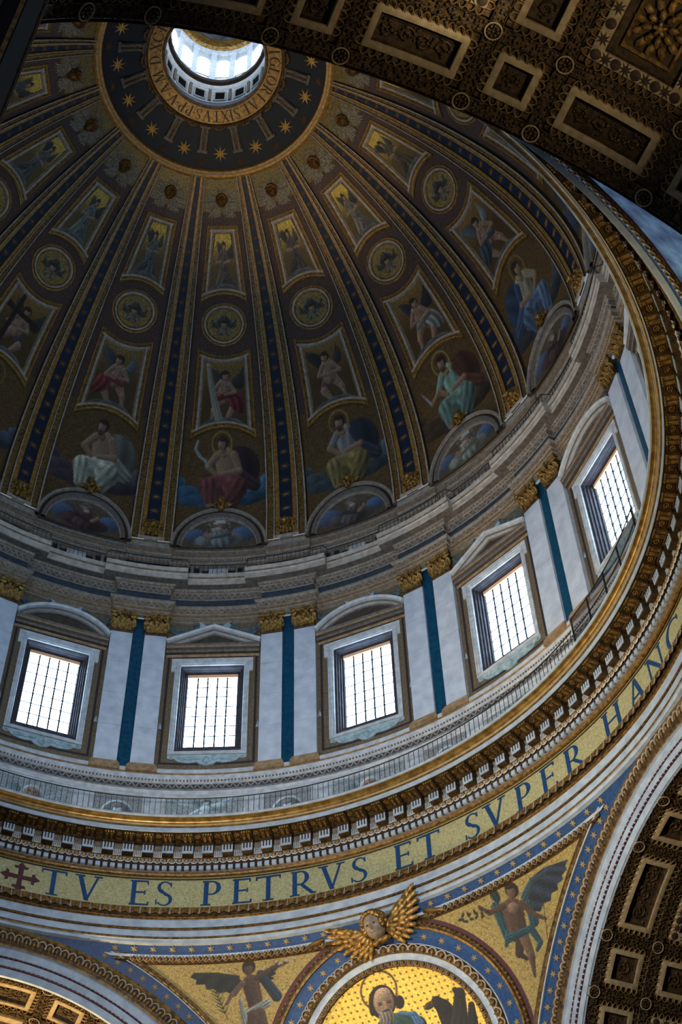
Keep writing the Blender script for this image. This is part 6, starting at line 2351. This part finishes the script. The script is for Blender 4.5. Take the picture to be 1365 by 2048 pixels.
            if big_:
                o_ = link('rosette', rosette_me, co_)
                o_.matrix_local = fr4(ca_, cy_, -0.2) @ Matrix.Diagonal((1.15, 1.15, 1, 1))
                inner = MB()
                ip = [(-hw_ + .62, -hh_ + .62), (hw_ - .62, -hh_ + .62), (hw_ - .62, hh_ - .62), (-hw_ + .62, hh_ - .62)]
                loops(inner, ip, [(0, -0.2), (0, -0.10), (0.07, -0.08), (0.1, -0.12), (0.1, -0.2)], mp_, 0)
                inner.build('inner_frame', COFFER_GOLD, co_)
                k_ = 0
                for x in np.linspace(-hw_ + .17, hw_ - .17, 9):
                    for y_ in (-hh_ + .17, hh_ - .17):
                        o_ = link('dark_star' if k_ % 2 else 'dark_disc', vstar if k_ % 2 else vdot_me, co_)
                        o_.matrix_local = fr4(ca_ + x / R / D, cy_ + y_, 0.02)
                    k_ += 1
                for y_ in np.linspace(-hh_ + .17, hh_ - .17, 7)[1:-1]:
                    for x in (-hw_ + .17, hw_ - .17):
                        o_ = link('dark_star' if k_ % 2 else 'dark_disc', vstar if k_ % 2 else vdot_me, co_)
                        o_.matrix_local = fr4(ca_ + x / R / D, cy_ + y_, 0.02)
                    k_ += 1
            else:
                # scrolling foliage relief on the sunk field
                orn = MB()
                Lx, Ly = hw_ - fw_ - 0.1, hh_ - fw_ - 0.1
                long_x = Lx >= Ly
                nsp = max(1, int(round(max(Lx, Ly) / max(min(Lx, Ly), .2))))
                for s_ in range(nsp):
                    cc = (-1 + (2 * s_ + 1) / nsp)
                    for sg_ in (1, -1):
                        tt_ = np.linspace(0.3, 9.0, 18)
                        rr_ = min(Lx, Ly) * 0.8 * (1 - tt_ / 11)
                        px, py = rr_ * np.cos(tt_ * sg_), rr_ * np.sin(tt_ * sg_)
                        if long_x:
                            px = px + cc * Lx
                        else:
                            py = py + cc * Ly
                        if nsp == 1 and sg_ < 0:
                            continue
                        if s_ % 2 == (sg_ > 0) and nsp > 1:
                            continue
                        orn.tube(mp_(px, py, -0.16 + 0 * px), 0.028, 4)
                        for q2 in range(5):
                            c0 = mp_(np.array([px[q2 * 3]]), np.array([py[q2 * 3]]), np.array([-0.16]))[0]
                            orn.ball(c0, 0.06, nu=5, nv=3)
                for q2 in range(int(Lx * Ly * 90)):
                    x_, y_ = (rng.random() * 2 - 1) * Lx, (rng.random() * 2 - 1) * Ly
                    c0 = mp_(np.array([x_]), np.array([y_]), np.array([-0.18]))[0]
                    orn.ball(c0, 0.03 + 0.04 * rng.random(), nu=5, nv=3)
                orn.build('foliage_relief', GOLD_DARK, co_)
    return e


NAVE_L = [-94.6, -84.6, -74.4, -64.3, -47.0, -37.1, -20.2, -10.2, 7.0, 17.2, 34.5, 44.6, 61.7, 71.8, 89.0]
NAVE_L = [-74.3, -64.2, -47.1, -37.1, -20.2, -10.2, 7.0, 17.2, 34.5, 44.6, 61.7, 71.8]
vault('dim coffered nave vault with pale frames crossing the top of the view', 0.0, 0.665, 29.26, 11.74, -20.8, NAVE_L[1:], False, [-21.04, -23.08, -26.85, -28.9, -32.6], -40.0, (-52, 46), -1, 26.9)
SIDE_L = [-52.0, -40.6, -21.2, -9.7, 9.7, 21.2, 40.6, 52.0, 71.5]
vault('golden lit coffered vault under the arch at lower left', 0.0, 0.3, 30.1, 11.1, 20.8, [a + 0.3 for a in SIDE_L], True, [20.98, 23.25, 27.0, 29.3], 36.0, (-6, 34), 1, 24.0)
vault('dark coffered vault under the arch at lower right', -90 * D, 0.0, 30.1, 11.1, 20.8, [-(a - 1.9) for a in SIDE_L][::-1], False, [20.98, 23.25, 27.0, 29.3], 36.0, (-60, 2), 1, 27.0)

# ================================================================== dark nave pier at the left edge, floor
pr = root('wall_pier', 'dark nave pier with gilded edge at the upper left', 'pier')
mb = MB()
X1, Y1 = -8.62, -23.1
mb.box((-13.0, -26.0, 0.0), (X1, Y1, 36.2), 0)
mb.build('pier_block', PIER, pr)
mb = MB()
for dx, w2, m_ in ((0.05, 0.03, 0), (0.32, 0.02, 1), (0.42, 0.02, 1)):
    mb.box((X1 - dx - w2, -26.03, 0.0), (X1 - dx + w2, -25.98, 36.2), m_)
    mb.box((X1 - 0.02, Y1 - dx - w2, 0.0), (X1 + 0.03, Y1 - dx + w2, 36.2), m_)
mb.build('gilt_edge', [COFFER_GOLD, GOLD_DARK], pr)
ew = MB()
ew.box((36.0, -16, 0), (36.6, 16, 43))  # unseen wall added to keep sky light off the side vault
tag(ew.build('wall_light_block', PIER), 'unseen end wall of the side arm, added to block sky light', 'wall', None, 'structure')
fl_ = MB()
fl_.box((-60, -80, -0.2), (60, 80, 0.0))
tag(fl_.build('floor', FLOOR), 'pale marble church floor far below the view', 'floor', None, 'structure')
